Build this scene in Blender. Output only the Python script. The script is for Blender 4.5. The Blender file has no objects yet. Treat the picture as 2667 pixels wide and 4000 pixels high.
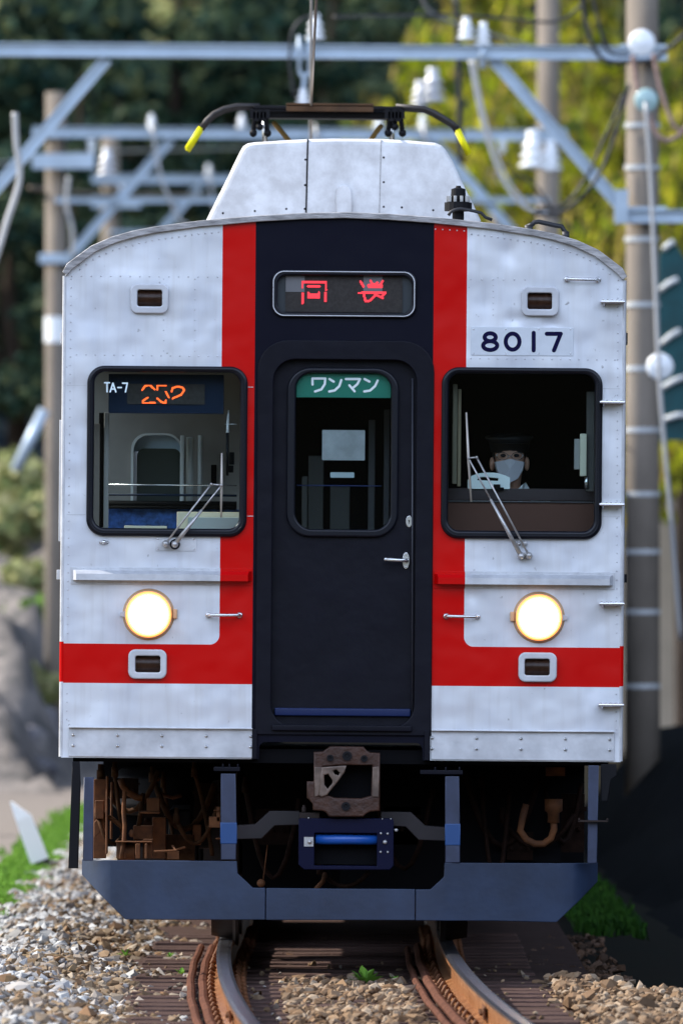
import bpy, bmesh, math, random
import numpy as np
from mathutils import Vector, Matrix
R = math.radians
random.seed(7); np.random.seed(7)
SC = bpy.context.scene
COL = SC.collection
# ------------------------------------------------------------------ camera, world, sun, exposure
F = 46800.0; D0 = 60.0; HZ = 2300.0; CXP = 1333.5; EYE = 1.82
cam = bpy.data.cameras.new('camera'); co = bpy.data.objects.new('camera', cam); COL.objects.link(co)
co.location = (0, -D0, EYE); co.rotation_euler = (R(90), 0, 0)
cam.sensor_fit = 'VERTICAL'; cam.sensor_height = 24; cam.lens = F / 4000 * 24
cam.shift_y = (HZ - 2000) / 4000
cam.clip_start = 1; cam.clip_end = 3000
cam.dof.use_dof = True; cam.dof.focus_distance = D0; cam.dof.aperture_fstop = 3.0
SC.camera = co
SUN_EL = R(38); SUN_AZ = (-math.cos(R(14)), math.sin(R(14)))      # from the left, a little behind the train's face
w = bpy.data.worlds.new('World'); SC.world = w; w.use_nodes = True
nt = w.node_tree; nt.nodes.clear()
sky = nt.nodes.new('ShaderNodeTexSky'); sky.sky_type = 'NISHITA'; sky.sun_disc = False
sky.sun_elevation = SUN_EL; sky.sun_rotation = math.atan2(SUN_AZ[0], SUN_AZ[1])
bg = nt.nodes.new('ShaderNodeBackground'); bg.inputs[1].default_value = 0.065
wo = nt.nodes.new('ShaderNodeOutputWorld')
tc = nt.nodes.new('ShaderNodeTexCoord'); nz = nt.nodes.new('ShaderNodeTexNoise'); nz.inputs['Scale'].default_value = 3.2; nz.inputs['Detail'].default_value = 5
cr = nt.nodes.new('ShaderNodeValToRGB'); cr.color_ramp.elements[0].position = .50; cr.color_ramp.elements[1].position = .62
mx = nt.nodes.new('ShaderNodeMix'); mx.data_type = 'RGBA'; mx.inputs['B'].default_value = (29.5, 35, 46.5, 1)
mp = nt.nodes.new('ShaderNodeMapping'); mp.inputs['Scale'].default_value = (1, 1, 2.2); mp.inputs['Location'].default_value = (.3, .1, .4)
nt.links.new(tc.outputs['Generated'], mp.inputs[0]); nt.links.new(mp.outputs[0], nz.inputs[0]); nt.links.new(nz.outputs[0], cr.inputs[0])
def wm(op, a, c, clamp=False):
    n = nt.nodes.new('ShaderNodeMath'); n.operation = op; n.use_clamp = clamp
    for i, v in enumerate((a, c)):
        if isinstance(v, (int, float)): n.inputs[i].default_value = v
        else: nt.links.new(v, n.inputs[i])
    return n.outputs[0]
# cloud bank added behind the photographer to light the train's front; elsewhere clearer sky
sxyz = nt.nodes.new('ShaderNodeSeparateXYZ'); nt.links.new(tc.outputs['Generated'], sxyz.inputs[0])
south = wm('MULTIPLY', wm('SUBTRACT', wm('MULTIPLY', sxyz.outputs[1], -1), .05), 1.8, True)
lowz = wm('MULTIPLY', wm('SUBTRACT', sxyz.outputs[2], .13), 5, True); highz = wm('MULTIPLY', wm('SUBTRACT', .88, sxyz.outputs[2]), 4, True)
cloud_fill = wm('MULTIPLY', wm('MULTIPLY', south, lowz), highz)
cl_ = wm('MULTIPLY', cloud_fill, wm('ADD', wm('MULTIPLY', cr.outputs[0], .55), .45))
nt.links.new(cl_, mx.inputs['Factor']); nt.links.new(sky.outputs[0], mx.inputs['A']); nt.links.new(mx.outputs['Result'], bg.inputs[0]); nt.links.new(bg.outputs[0], wo.inputs[0])
sl = bpy.data.lights.new('sun', 'SUN'); sl.energy = 4.6; sl.angle = R(.5); sl.color = (1, .94, .85)
so = bpy.data.objects.new('sun', sl); COL.objects.link(so)
sd = Vector((SUN_AZ[0] * math.cos(SUN_EL), SUN_AZ[1] * math.cos(SUN_EL), math.sin(SUN_EL)))
so.rotation_euler = sd.to_track_quat('Z', 'Y').to_euler(); so.location = (-20, 5, 30)
SC.view_settings.view_transform = 'Standard'; SC.view_settings.look = 'None'; SC.view_settings.gamma = 1
SC.view_settings.exposure = 0.88
SC.cycles.use_denoising = True
SC.cycles.max_bounces = 8; SC.cycles.caustics_reflective = False; SC.cycles.caustics_refractive = False
SC.cycles.sample_clamp_indirect = 6

# ------------------------------------------------------------------ helpers
def W(px, py, D):                                   # a point of the photograph at a distance D, in world metres
    return Vector(((px - CXP) * D / F, D - D0, EYE + (HZ - py) * D / F))
TH = 0.0082; RX = -0.012
S = D0 / F
def T(px, py, y=0.0):                               # the same in the canted train's own frame
    X = (px - CXP) * (D0 + y) / F - RX; Z = EYE + (HZ - py) * (D0 + y) / F
    return (X * math.cos(TH) - Z * math.sin(TH), X * math.sin(TH) + Z * math.cos(TH))

def mat(name, col, rough=.5, metal=0., var=0., vscale=6., bump=0., bscale=30., col2=None, stretch=(1, 1, 1), emit=None, estr=0., spec=.5, coat=0., island=None, trans=0., detail=4):
    m = bpy.data.materials.new(name); m.use_nodes = True; nt = m.node_tree
    b = nt.nodes['Principled BSDF']; L = nt.links.new
    b.inputs['Base Color'].default_value = (*col, 1); b.inputs['Roughness'].default_value = rough; b.inputs['Metallic'].default_value = metal
    b.inputs['Specular IOR Level'].default_value = spec; b.inputs['Coat Weight'].default_value = coat
    if emit: b.inputs['Emission Color'].default_value = (*emit, 1); b.inputs['Emission Strength'].default_value = estr
    if var or bump or island:
        tc = nt.nodes.new('ShaderNodeTexCoord'); mp = nt.nodes.new('ShaderNodeMapping'); mp.inputs['Scale'].default_value = stretch
        L(tc.outputs['Object'], mp.inputs[0])
    if var:
        n = nt.nodes.new('ShaderNodeTexNoise'); n.inputs['Scale'].default_value = vscale; n.inputs['Detail'].default_value = detail; n.inputs['Roughness'].default_value = .62
        L(mp.outputs[0], n.inputs[0])
        r = nt.nodes.new('ShaderNodeValToRGB'); r.color_ramp.elements[0].position = .36; r.color_ramp.elements[1].position = .66
        c2 = col2 or tuple(c * (1 - var) for c in col)
        r.color_ramp.elements[0].color = (*c2, 1); r.color_ramp.elements[1].color = (*col, 1)
        L(n.outputs[0], r.inputs[0]); L(r.outputs[0], b.inputs['Base Color'])
    if island:
        g = nt.nodes.new('ShaderNodeNewGeometry'); r = nt.nodes.new('ShaderNodeValToRGB'); r.color_ramp.interpolation = 'LINEAR'
        e = r.color_ramp.elements
        while len(e) < len(island): e.new(.5)
        for i, c in enumerate(island): e[i].position = i / (len(island) - 1); e[i].color = (*c, 1)
        L(g.outputs['Random Per Island'], r.inputs[0]); L(r.outputs[0], b.inputs['Base Color'])
    if bump:
        n2 = nt.nodes.new('ShaderNodeTexNoise'); n2.inputs['Scale'].default_value = bscale; n2.inputs['Detail'].default_value = 3
        L(mp.outputs[0], n2.inputs[0]); bp = nt.nodes.new('ShaderNodeBump'); bp.inputs['Strength'].default_value = bump; bp.inputs['Distance'].default_value = .02
        L(n2.outputs[0], bp.inputs['Height']); L(bp.outputs[0], b.inputs['Normal'])
    if trans:
        t = nt.nodes.new('ShaderNodeBsdfTranslucent'); ms = nt.nodes.new('ShaderNodeMixShader'); ms.inputs[0].default_value = trans
        for s_ in b.inputs['Base Color'].links: L(s_.from_socket, t.inputs[0])
        if not b.inputs['Base Color'].links: t.inputs[0].default_value = (*col, 1)
        o = nt.nodes['Material Output']; L(b.outputs[0], ms.inputs[1]); L(t.outputs[0], ms.inputs[2]); L(ms.outputs[0], o.inputs[0])
    return m

def link(name, me, m, parent=None, smooth=False):
    o = bpy.data.objects.new(name, me); COL.objects.link(o)
    if m is not None: me.materials.append(m)
    if parent is not None: o.parent = parent
    if smooth:
        for p in me.polygons: p.use_smooth = True
    return o
def tag(o, label=None, cat=None, group=None, kind=None):
    if label: o['label'] = label
    if cat: o['category'] = cat
    if group: o['group'] = group
    if kind: o['kind'] = kind
    return o
def empty(name, loc=(0, 0, 0), label=None, cat=None, group=None, parent=None):
    o = bpy.data.objects.new(name, None); COL.objects.link(o); o.location = loc; o.empty_display_size = .2
    if parent is not None: o.parent = parent
    return tag(o, label, cat, group)

class MB:
    def __init__(s): s.v = []; s.f = []; s.starts = []
    def add(s, vs, fs):
        s.starts.append((len(s.v), len(s.f))); n = len(s.v); s.v += [tuple(v) for v in vs]; s.f += [tuple(i + n for i in f) for f in fs]; return s
    def box(s, x0, x1, y0, y1, z0, z1, M=None):
        vs = [(x, y, z) for x in (x0, x1) for y in (y0, y1) for z in (z0, z1)]
        if M is not None: vs = [M @ Vector(v) for v in vs]
        return s.add(vs, [(0, 1, 3, 2), (4, 6, 7, 5), (0, 4, 5, 1), (2, 3, 7, 6), (0, 2, 6, 4), (1, 5, 7, 3)])
    def tube(s, pts, r, n=10, cap=True):
        pts = [Vector(p) for p in pts]; k = len(pts); rs = r if isinstance(r, (list, tuple)) else [r] * k
        up = None; vs = []; fs = []
        for i, p in enumerate(pts):
            d = (pts[min(i + 1, k - 1)] - pts[max(i - 1, 0)]).normalized()
            if up is None: up = Vector((0, 0, 1)) if abs(d.z) < .9 else Vector((1, 0, 0))
            a = d.cross(up).normalized(); b = a.cross(d).normalized(); up = b
            for j in range(n):
                t = 2 * math.pi * j / n; vs.append(p + (a * math.cos(t) + b * math.sin(t)) * rs[i])
        for i in range(k - 1):
            for j in range(n): fs.append((i * n + j, i * n + (j + 1) % n, (i + 1) * n + (j + 1) % n, (i + 1) * n + j))
        if cap: fs += [tuple(range(n))[::-1], tuple((k - 1) * n + j for j in range(n))]
        return s.add(vs, fs)
    def lathe(s, o, ax, prof, n=24):                # prof: (distance along axis, radius)
        o = Vector(o); ax = Vector(ax).normalized()
        up = Vector((0, 0, 1)) if abs(ax.z) < .9 else Vector((1, 0, 0)); a = ax.cross(up).normalized(); b = a.cross(ax)
        vs = []; fs = []; k = len(prof)
        for h, r in prof:
            for j in range(n):
                t = 2 * math.pi * j / n; vs.append(o + ax * h + (a * math.cos(t) + b * math.sin(t)) * max(r, 1e-4))
        for i in range(k - 1):
            for j in range(n): fs.append((i * n + j, i * n + (j + 1) % n, (i + 1) * n + (j + 1) % n, (i + 1) * n + j))
        fs += [tuple(range(n))[::-1], tuple((k - 1) * n + j for j in range(n))]
        return s.add(vs, fs)
    def ball(s, c, rx, ry=None, rz=None, n=12, k=8):
        ry = ry or rx; rz = rz or rx; c = Vector(c); vs = []; fs = []
        for i in range(1, k):
            p = math.pi * i / k
            for j in range(n):
                t = 2 * math.pi * j / n; vs.append(c + Vector((rx * math.sin(p) * math.cos(t), ry * math.sin(p) * math.sin(t), rz * math.cos(p))))
        for i in range(k - 2):
            for j in range(n): fs.append((i * n + j, (i + 1) * n + j, (i + 1) * n + (j + 1) % n, i * n + (j + 1) % n))
        a = len(vs); vs += [c + Vector((0, 0, rz)), c - Vector((0, 0, rz))]
        for j in range(n): fs += [(a, j, (j + 1) % n), (a + 1, (k - 2) * n + (j + 1) % n, (k - 2) * n + j)]
        return s.add(vs, fs)
    def each(s, name, m, parent=None, **kw):        # every shape added becomes an object of its own
        st = s.starts + [(len(s.v), len(s.f))]; out = []
        for (v0, f0), (v1, f1) in zip(st[:-1], st[1:]):
            q = MB(); q.add(s.v[v0:v1], [tuple(i - v0 for i in f) for f in s.f[f0:f1]]); out.append(q.build(name, m, parent, **kw))
        return out
    def build(s, name, m, parent=None, bevel=0, smooth=False, seg=2):
        me = bpy.data.meshes.new(name); me.from_pydata(s.v, [], s.f)
        bm = bmesh.new(); bm.from_mesh(me); bmesh.ops.recalc_face_normals(bm, faces=bm.faces); bm.to_mesh(me); bm.free()
        o = link(name, me, m, parent, smooth)
        if bevel:
            b = o.modifiers.new('bevel', 'BEVEL'); b.width = bevel; b.segments = seg; b.limit_method = 'ANGLE'
            for p in me.polygons: p.use_smooth = True
            o.modifiers.new('wn', 'WEIGHTED_NORMAL')
        return o

def rr(x0, x1, z0, z1, r, n=7):                     # rounded rectangle in metres, list of (x, z)
    out = []
    for cx, cz, a in ((x1 - r, z1 - r, 0), (x0 + r, z1 - r, 90), (x0 + r, z0 + r, 180), (x1 - r, z0 + r, 270)):
        for i in range(n + 1):
            t = R(a + 90 * i / n); out.append((cx + r * math.cos(t), cz + r * math.sin(t)))
    return out
def rpx(x0, x1, y0, y1, r, y=0.0, n=7):             # rounded rectangle from photograph pixels on the front
    cx, cz = T((x0 + x1) / 2, (y0 + y1) / 2, y); k = (D0 + y) / F
    w = (x1 - x0) * k / 2; h = (y1 - y0) * k / 2
    return rr(cx - w, cx + w, cz - h, cz + h, r * k, n)
def plate_mesh(name, outer, holes, y0, y1, bevel=0.0):
    cu = bpy.data.curves.new('t', 'CURVE'); cu.dimensions = '2D'; cu.fill_mode = 'BOTH'
    for poly in [outer] + list(holes):
        sp = cu.splines.new('POLY'); sp.points.add(len(poly) - 1); sp.use_cyclic_u = True
        for i, (a, b) in enumerate(poly): sp.points[i].co = (a, b, 0, 1)
    cu.extrude = max(abs(y1 - y0) / 2 - bevel, 1e-4); cu.bevel_depth = bevel; cu.bevel_resolution = 2; cu.offset = -bevel
    ob = bpy.data.objects.new('t', cu); COL.objects.link(ob)
    dg = bpy.context.evaluated_depsgraph_get(); dg.update()
    me = bpy.data.meshes.new_from_object(ob.evaluated_get(dg)); me.name = name
    bpy.data.objects.remove(ob); bpy.data.curves.remove(cu)
    ym = (y0 + y1) / 2
    for v in me.vertices: v.co = (v.co.x, v.co.z + ym, v.co.y)
    bm = bmesh.new(); bm.from_mesh(me); bmesh.ops.remove_doubles(bm, verts=bm.verts, dist=1e-5); bmesh.ops.recalc_face_normals(bm, faces=bm.faces); bm.to_mesh(me); bm.free()
    return me
def plate(name, outer, holes, y0, y1, m, parent=None, bevel=0.0, smooth=False):
    me = plate_mesh(name, outer, holes, y0, y1, bevel); o = link(name, me, m, parent)
    if bevel or smooth:
        me.shade_auto = None if False else None if False else None
    return o
def plate(name, outer, holes, y0, y1, m, parent=None, bevel=0.0):
    return link(name, plate_mesh(name, outer, holes, y0, y1, bevel), m, parent)
def strokes(name, lines, wd, y0, y1, m, parent, conv):    # lettering: thick rounded strokes, one solid thin mesh
    b = MB()
    for li, ln in enumerate(lines):
        pts = [conv(*p) for p in ln]
        yy0 = y0 - li * 0.00008
        for (ax, az), (bx, bz) in zip(pts[:-1], pts[1:]):
            d = Vector((bx - ax, bz - az)); L = d.length
            if L < 1e-6: continue
            d /= L; nrm = Vector((-d.y, d.x)); r = wd / 2; poly = []
            t0 = math.atan2(nrm.y, nrm.x)
            for i in range(7): t = t0 + math.pi * i / 6; poly.append((ax + r * math.cos(t), az + r * math.sin(t)))
            for i in range(7): t = t0 + math.pi + math.pi * i / 6; poly.append((bx + r * math.cos(t), bz + r * math.sin(t)))
            n = len(poly); yy0 -= 0.00002
            b.add([(x, yy0, z) for x, z in poly] + [(x, y1, z) for x, z in poly],
                  [tuple(range(n)), tuple(range(n, 2 * n))[::-1]] + [(i, n + i, n + (i + 1) % n, (i + 1) % n) for i in range(n)])
    return b.build(name, m, parent)
def ell(cx, cy, rx, ry, n=28): return [(cx + rx * math.cos(2 * math.pi * i / n), cy + ry * math.sin(2 * math.pi * i / n)) for i in range(n + 1)]

# ------------------------------------------------------------------ materials
def livery():
    m = bpy.data.materials.new('front livery'); m.use_nodes = True; nt = m.node_tree; L = nt.links.new
    b = nt.nodes['Principled BSDF']
    def M(op, a, c=None, d=None):
        n = nt.nodes.new('ShaderNodeMath'); n.operation = op
        for i, v in enumerate((a, c, d)):
            if v is None: continue
            if isinstance(v, (int, float)): n.inputs[i].default_value = v
            else: L(v, n.inputs[i])
        return n.outputs[0]
    def mixc(f, a, c):
        n = nt.nodes.new('ShaderNodeMix'); n.data_type = 'RGBA'; L(f, n.inputs['Factor'])
        for k, v in (('A', a), ('B', c)):
            if isinstance(v, tuple): n.inputs[k].default_value = (*v, 1)
            else: L(v, n.inputs[k])
        return n.outputs['Result']
    tc = nt.nodes.new('ShaderNodeTexCoord'); sx = nt.nodes.new('ShaderNodeSeparateXYZ'); L(tc.outputs['Object'], sx.inputs[0])
    ax = M('ABSOLUTE', sx.outputs[0]); z = sx.outputs[2]
    zt = T(1338, 2522)[1]; zb = T(1338, 2676)[1]; xo = 477 * S; xi = 348 * S; r = 38 * S
    # silver panel above the band: ax > xo and z > zt with a rounded inner corner
    dx = M('MAXIMUM', M('SUBTRACT', xo + r, ax), 0.0); dz = M('MAXIMUM', M('SUBTRACT', zt + r, z), 0.0)
    dist = M('SQRT', M('ADD', M('MULTIPLY', dx, dx), M('MULTIPLY', dz, dz)))
    up = M('LESS_THAN', dist, r)
    low = M('LESS_THAN', z, zb)
    silver = M('MAXIMUM', up, low); navy = M('LESS_THAN', ax, xi)
    mp = nt.nodes.new('ShaderNodeMapping'); mp.inputs['Scale'].default_value = (1.6, 1, .8); L(tc.outputs['Object'], mp.inputs[0])
    n1 = nt.nodes.new('ShaderNodeTexNoise'); n1.inputs['Scale'].default_value = 2.6; n1.inputs['Detail'].default_value = 6; L(mp.outputs[0], n1.inputs[0])
    r1 = nt.nodes.new('ShaderNodeValToRGB'); r1.color_ramp.elements[0].position = .38; r1.color_ramp.elements[1].position = .56
    r1.color_ramp.elements[0].color = (.71, .735, .80, 1); r1.color_ramp.elements[1].color = (.79, .805, .845, 1); L(n1.outputs[0], r1.inputs[0])
    mp3 = nt.nodes.new('ShaderNodeMapping'); mp3.inputs['Scale'].default_value = (14, 1, 1.1); L(tc.outputs['Object'], mp3.inputs[0])
    n3 = nt.nodes.new('ShaderNodeTexNoise'); n3.inputs['Scale'].default_value = 1.7; n3.inputs['Detail'].default_value = 6; L(mp3.outputs[0], n3.inputs[0])
    r3 = nt.nodes.new('ShaderNodeValToRGB'); r3.color_ramp.elements[0].position = .3; r3.color_ramp.elements[1].position = .5
    r3.color_ramp.elements[0].color = (.92, .91, .90, 1); r3.color_ramp.elements[1].color = (1, 1, 1, 1); L(n3.outputs[0], r3.inputs[0])
    mu = nt.nodes.new('ShaderNodeMix'); mu.data_type = 'RGBA'; mu.blend_type = 'MULTIPLY'; mu.inputs['Factor'].default_value = 1
    L(r1.outputs[0], mu.inputs['A']); L(r3.outputs[0], mu.inputs['B'])
    n4 = nt.nodes.new('ShaderNodeTexNoise'); n4.inputs['Scale'].default_value = 22; n4.inputs['Detail'].default_value = 3; L(tc.outputs['Object'], n4.inputs[0])
    r4 = nt.nodes.new('ShaderNodeValToRGB'); r4.color_ramp.elements[0].position = .25; r4.color_ramp.elements[1].position = .32
    r4.color_ramp.elements[0].color = (.5, .48, .47, 1); r4.color_ramp.elements[1].color = (1, 1, 1, 1); L(n4.outputs[0], r4.inputs[0])
    mu2 = nt.nodes.new('ShaderNodeMix'); mu2.data_type = 'RGBA'; mu2.blend_type = 'MULTIPLY'; mu2.inputs['Factor'].default_value = 1
    L(mu.outputs['Result'], mu2.inputs['A']); L(r4.outputs[0], mu2.inputs['B'])
    c = mixc(silver, (.58, .0006, .001), mu2.outputs['Result']); c = mixc(navy, c, (.0042, .0045, .0118)); L(c, b.inputs['Base Color'])
    sn = M('MULTIPLY', silver, M('SUBTRACT', 1.0, navy))
    L(M('MULTIPLY', sn, .42), b.inputs['Metallic'])
    L(M('ADD', M('MULTIPLY', sn, .13), M('ADD', .2, M('MULTIPLY', navy, .22))), b.inputs['Roughness'])
    L(M('ADD', M('ADD', .10, M('MULTIPLY', M('SUBTRACT', 1.0, navy), .22)), M('MULTIPLY', sn, .25)), b.inputs['Specular IOR Level'])
    # sheet metal is never flat: broad soft dents
    n2 = nt.nodes.new('ShaderNodeTexNoise'); n2.inputs['Scale'].default_value = 2.9; n2.inputs['Detail'].default_value = 2.2; L(tc.outputs['Object'], n2.inputs[0])
    bp = nt.nodes.new('ShaderNodeBump'); L(M('ADD', .18, M('MULTIPLY', sn, .20)), bp.inputs['Strength']); bp.inputs['Distance'].default_value = .05
    hsum = n2.outputs[0]
    for px, py, a_, c_, dp in ((1985, 985, 34, 48, .30), (1900, 1180, 24, 90, .22), (2005, 1245, 40, 30, .2), (2155, 1265, 40, 26, .25), (2375, 1505, 24, 60, .2), (2385, 1700, 26, 120, .16), (1840, 2320, 30, 40, .2), (2340, 2420, 50, 90, .2), (2290, 2700, 40, 90, .16), (760, 1180, 30, 60, .16), (470, 1000, 120, 60, .12), (1820, 2790, 50, 70, .14)):
        x_, z_ = T(px, py)
        ex = M('DIVIDE', M('SUBTRACT', sx.outputs[0], x_), a_ * S); ez = M('DIVIDE', M('SUBTRACT', z, z_), c_ * S)
        g_ = M('EXPONENT', M('MULTIPLY', M('ADD', M('MULTIPLY', ex, ex), M('MULTIPLY', ez, ez)), -1.0)); hsum = M('SUBTRACT', hsum, M('MULTIPLY', g_, dp))
    L(hsum, bp.inputs['Height']); L(bp.outputs[0], b.inputs['Normal'])
    return m
M_LIV = livery()
M_SIL = mat('worn stainless', (.74, .75, .78), .38, .4, var=.3, vscale=5, bump=.15, bscale=8)
M_TRIM = mat('grey trim paint', (.62, .63, .66), .4, .3, var=.15, vscale=9)
M_STEEL = mat('bright steel', (.72, .72, .72), .25, .9)
M_ARM = mat('wiper metal', (.55, .54, .53), .4, .6, var=.3, vscale=40)
M_RIM = mat('weathered roof rim', (.50, .48, .47), .6, .1, var=.55, vscale=10, stretch=(1, 1, 5), bump=.3)
M_ROOF = mat('roof paint', (.32, .32, .33), .7, 0, var=.4, vscale=4)
M_FRP = mat('cooler cover', (.80, .80, .81), .6, 0, var=.42, vscale=9, bump=.1, detail=7, col2=(.60, .59, .59), spec=.2)
M_NAVY = mat('navy paint', (.0060, .0062, .0118), .42, 0, bump=.25, bscale=6, var=.2, spec=.14)
M_NAVY2 = mat('navy bright strip', (.008, .018, .075), .35, spec=.3)
M_RED = mat('red paint', (.58, .0006, .001), .22, spec=.25)
M_RUB = mat('rubber gasket', (.004, .005, .010), .32, spec=.3)
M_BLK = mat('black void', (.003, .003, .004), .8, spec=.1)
M_BLKM = mat('black iron', (.005, .005, .007), .55, .1, spec=.2)
M_SKIRT = mat('skirt blue grey', (.018, .035, .078), .45, .0, var=.4, vscale=3, bump=.05, detail=8)
M_POST = mat('post blue grey', (.038, .050, .095), .45, .1, var=.3, vscale=9)
M_POSTB = mat('post blue', (.014, .06, .19), .4)
M_RUST = mat('brown dusty underframe', (.19, .066, .017), .8, 0, var=.6, vscale=9)
M_DRUST = mat('dark underframe', (.022, .010, .006), .8, 0, var=.5, vscale=7)
M_COUP = mat('coupler iron', (.060, .023, .012), .55, .2, var=.5, vscale=12, bump=.3, bscale=40)
M_COUPL = mat('worn coupler steel', (.20, .145, .115), .45, .5, var=.5, vscale=18)
M_ARMS = mat('purple grey arm', (.018, .012, .014), .6, var=.5, vscale=6)
M_BCYL = mat('blue cylinder', (.01, .08, .36), .3)
M_NBOX = mat('navy box', (.003, .004, .022), .5, spec=.12)
M_YEL = mat('yellow horn tip', (.85, .78, .0), .5)
M_GREEN = mat('green banner', (.0, .16, .1), .5)
M_WHITE = mat('white lettering', (.85, .87, .87), .5)
M_NUM = mat('navy numerals', (.003, .002, .035), .5, spec=.1)
M_PLATE = mat('number plate steel', (.72, .76, .82), .35, .4, var=.1, vscale=9)
M_LED = mat('red led', (.1, .0, .0), .5, emit=(1, .045, .07), estr=.8)
M_LEDO = mat('orange led', (.1, .02, .0), .5, emit=(1, .115, .018), estr=1.35)
M_LEDP = mat('led matrix', (.05, .045, .042), .6, spec=.1, var=.3, vscale=60)
M_LEDL = mat('led matrix pale block', (.16, .16, .165), .6, spec=.1)
M_DKBL = mat('dark blue housing', (.006, .014, .034), .5, spec=.1)
M_LAMP = mat('headlamp glass lit', (1, .9, .7), .3, emit=(1, .66, .30), estr=8)
def _lamp():
    nt = M_LAMP.node_tree; b = nt.nodes['Principled BSDF']; L = nt.links.new
    tc = nt.nodes.new('ShaderNodeTexCoord'); mp = nt.nodes.new('ShaderNodeMapping'); mp.inputs['Scale'].default_value = (1, 0, 1)
    ln = nt.nodes.new('ShaderNodeVectorMath'); ln.operation = 'LENGTH'; L(tc.outputs['Object'], mp.inputs[0]); L(mp.outputs[0], ln.inputs[0])
    r = nt.nodes.new('ShaderNodeValToRGB'); mr = nt.nodes.new('ShaderNodeMath'); mr.operation = 'DIVIDE'; mr.inputs[1].default_value = .118; L(ln.outputs['Value'], mr.inputs[0]); L(mr.outputs[0], r.inputs[0])
    e = r.color_ramp.elements; e[0].position = .70; e[0].color = (1, .80, .5, 1); e[1].position = .93; e[1].color = (.14, .035, .004, 1); n_ = e.new(.82); n_.color = (.5, .24, .06, 1)
    L(r.outputs[0], b.inputs['Emission Color']); b.inputs['Emission Strength'].default_value = 11
_lamp()
M_RIMG = mat('orange lamp glow rim', (.8, .4, .15), .3, emit=(1, .30, .045), estr=.85)  # emissive rim added to carry the headlamp's orange glow
M_RING = mat('headlamp ring', (.72, .46, .26), .35, .3)
M_LENS = mat('marker lens', (.05, .022, .012), .2, var=.3, vscale=30)
M_CREAM = mat('cream panel', (.7, .6, .42), .6)
M_IVORY = mat('ivory casing', (.62, .60, .46), .5)
M_FARE = mat('pale instrument casing', (.7, .76, .74), .4)
M_INT = mat('interior wall', (.42, .38, .33), .6, var=.2, vscale=3)
M_INTP = mat('interior pale post', (.8, .8, .75), .5)
M_SEAT = mat('blue cloth', (.04, .12, .38), .8, var=.7, vscale=25)
M_DESK = mat('brown desk', (.09, .038, .026), .6, spec=.2)
M_SKIN = mat('skin', (.62, .34, .24), .6)
M_SHIRT = mat('white shirt', (.85, .88, .9), .8)
M_UNI = mat('dark uniform', (.01, .01, .016), .8)
M_MASK = mat('grey cloth mask', (.6, .58, .63), .8)
M_HAIR = mat('black cap and hair', (.008, .008, .010), .5)
M_PAPER = mat('foil paper', (.32, .33, .34), .35, .2, var=.3, vscale=9)
def glass(name, tint=(.9, .95, .95), refl=.07):
    m = bpy.data.materials.new(name); m.use_nodes = True; nt = m.node_tree; nt.nodes.remove(nt.nodes['Principled BSDF'])
    t = nt.nodes.new('ShaderNodeBsdfTransparent'); t.inputs[0].default_value = (*tint, 1)
    g = nt.nodes.new('ShaderNodeBsdfGlossy'); g.inputs['Roughness'].default_value = .03
    f = nt.nodes.new('ShaderNodeFresnel'); f.inputs[0].default_value = 1.45
    mm = nt.nodes.new('ShaderNodeMath'); mm.operation = 'MULTIPLY'; mm.inputs[1].default_value = refl
    ms = nt.nodes.new('ShaderNodeMixShader'); L = nt.links.new
    L(f.outputs[0], mm.inputs[0]); L(mm.outputs[0], ms.inputs[0]); L(t.outputs[0], ms.inputs[1]); L(g.outputs[0], ms.inputs[2]); L(ms.outputs[0], nt.nodes['Material Output'].inputs[0])
    return m
M_GLASS = glass('window glass'); M_GLASSD = glass('dim window glass', (.78, .8, .8))
M_GALV = mat('galvanised steel', (.50, .60, .70), .42, .15, var=.2, vscale=3)
M_CONC = mat('pole concrete', (.235, .20, .165), .85, 0, spec=.08, var=.3, vscale=2, stretch=(1, 1, .5))
M_PORC = mat('white porcelain', (.88, .90, .92), .25)
M_CABLE = mat('black cable', (.012, .013, .018), .5)
M_WIRE = mat('bronze wire', (.16, .12, .085), .5, .4)
M_WIREG = mat('grey wire', (.42, .42, .42), .5, .3)
M_ROPE = mat('rope', (.42, .28, .24), .9, var=.5, vscale=30)
M_WROPE = mat('white rope', (.7, .72, .72), .9, var=.3, vscale=30)

# ------------------------------------------------------------------ the train
train = empty('train', (RX, 0, 0), 'silver commuter train with red and navy front and lit headlights, facing the camera', 'train')
train.rotation_euler = (0, TH, 0)
HWD = 1.399
prof_px = [(258, 1062), (266, 1030), (309, 998), (361, 960), (441, 925), (521, 902), (602, 886), (774, 863), (998, 843), (1180, 833)]
prof = [T(*p) for p in prof_px]
half = [(x, z) for x, z in prof]
top = [(-HWD, half[0][1])] + half[1:] + [(0, T(1338, 829)[1])] + [(-x, z) for x, z in half[1:][::-1]] + [(HWD, half[0][1])]
RIMT = .030
def inset(p): return [(x * .992, z - RIMT) for x, z in p]
zbot = T(1338, 2968)[1]
ztop_in = inset(top)
xo_ = 318 * S; zc1 = T(1338, 2900)[1]
outer = [(-HWD, zbot)] + [(-HWD, top[0][1] - .02)] + ztop_in[1:-1] + [(HWD, top[0][1] - .02), (HWD, zbot), (350 * S, zbot), (320 * S, zbot)]
arc = []
for i in range(7):
    t = R(90 * i / 6); arc.append(((318 - 25 + 25 * math.cos(t)) * S, zc1 - 25 * S + 25 * S * math.sin(t)))
outer += arc + [(-x, z) for x, z in arc[::-1]] + [(-320 * S, zbot)]
GL = (340, 966, 1430, 2096); GR = (1722, 2350, 1436, 2106)
door_hole = rpx(1063, 1622, 1405, 2838, 85)
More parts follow.
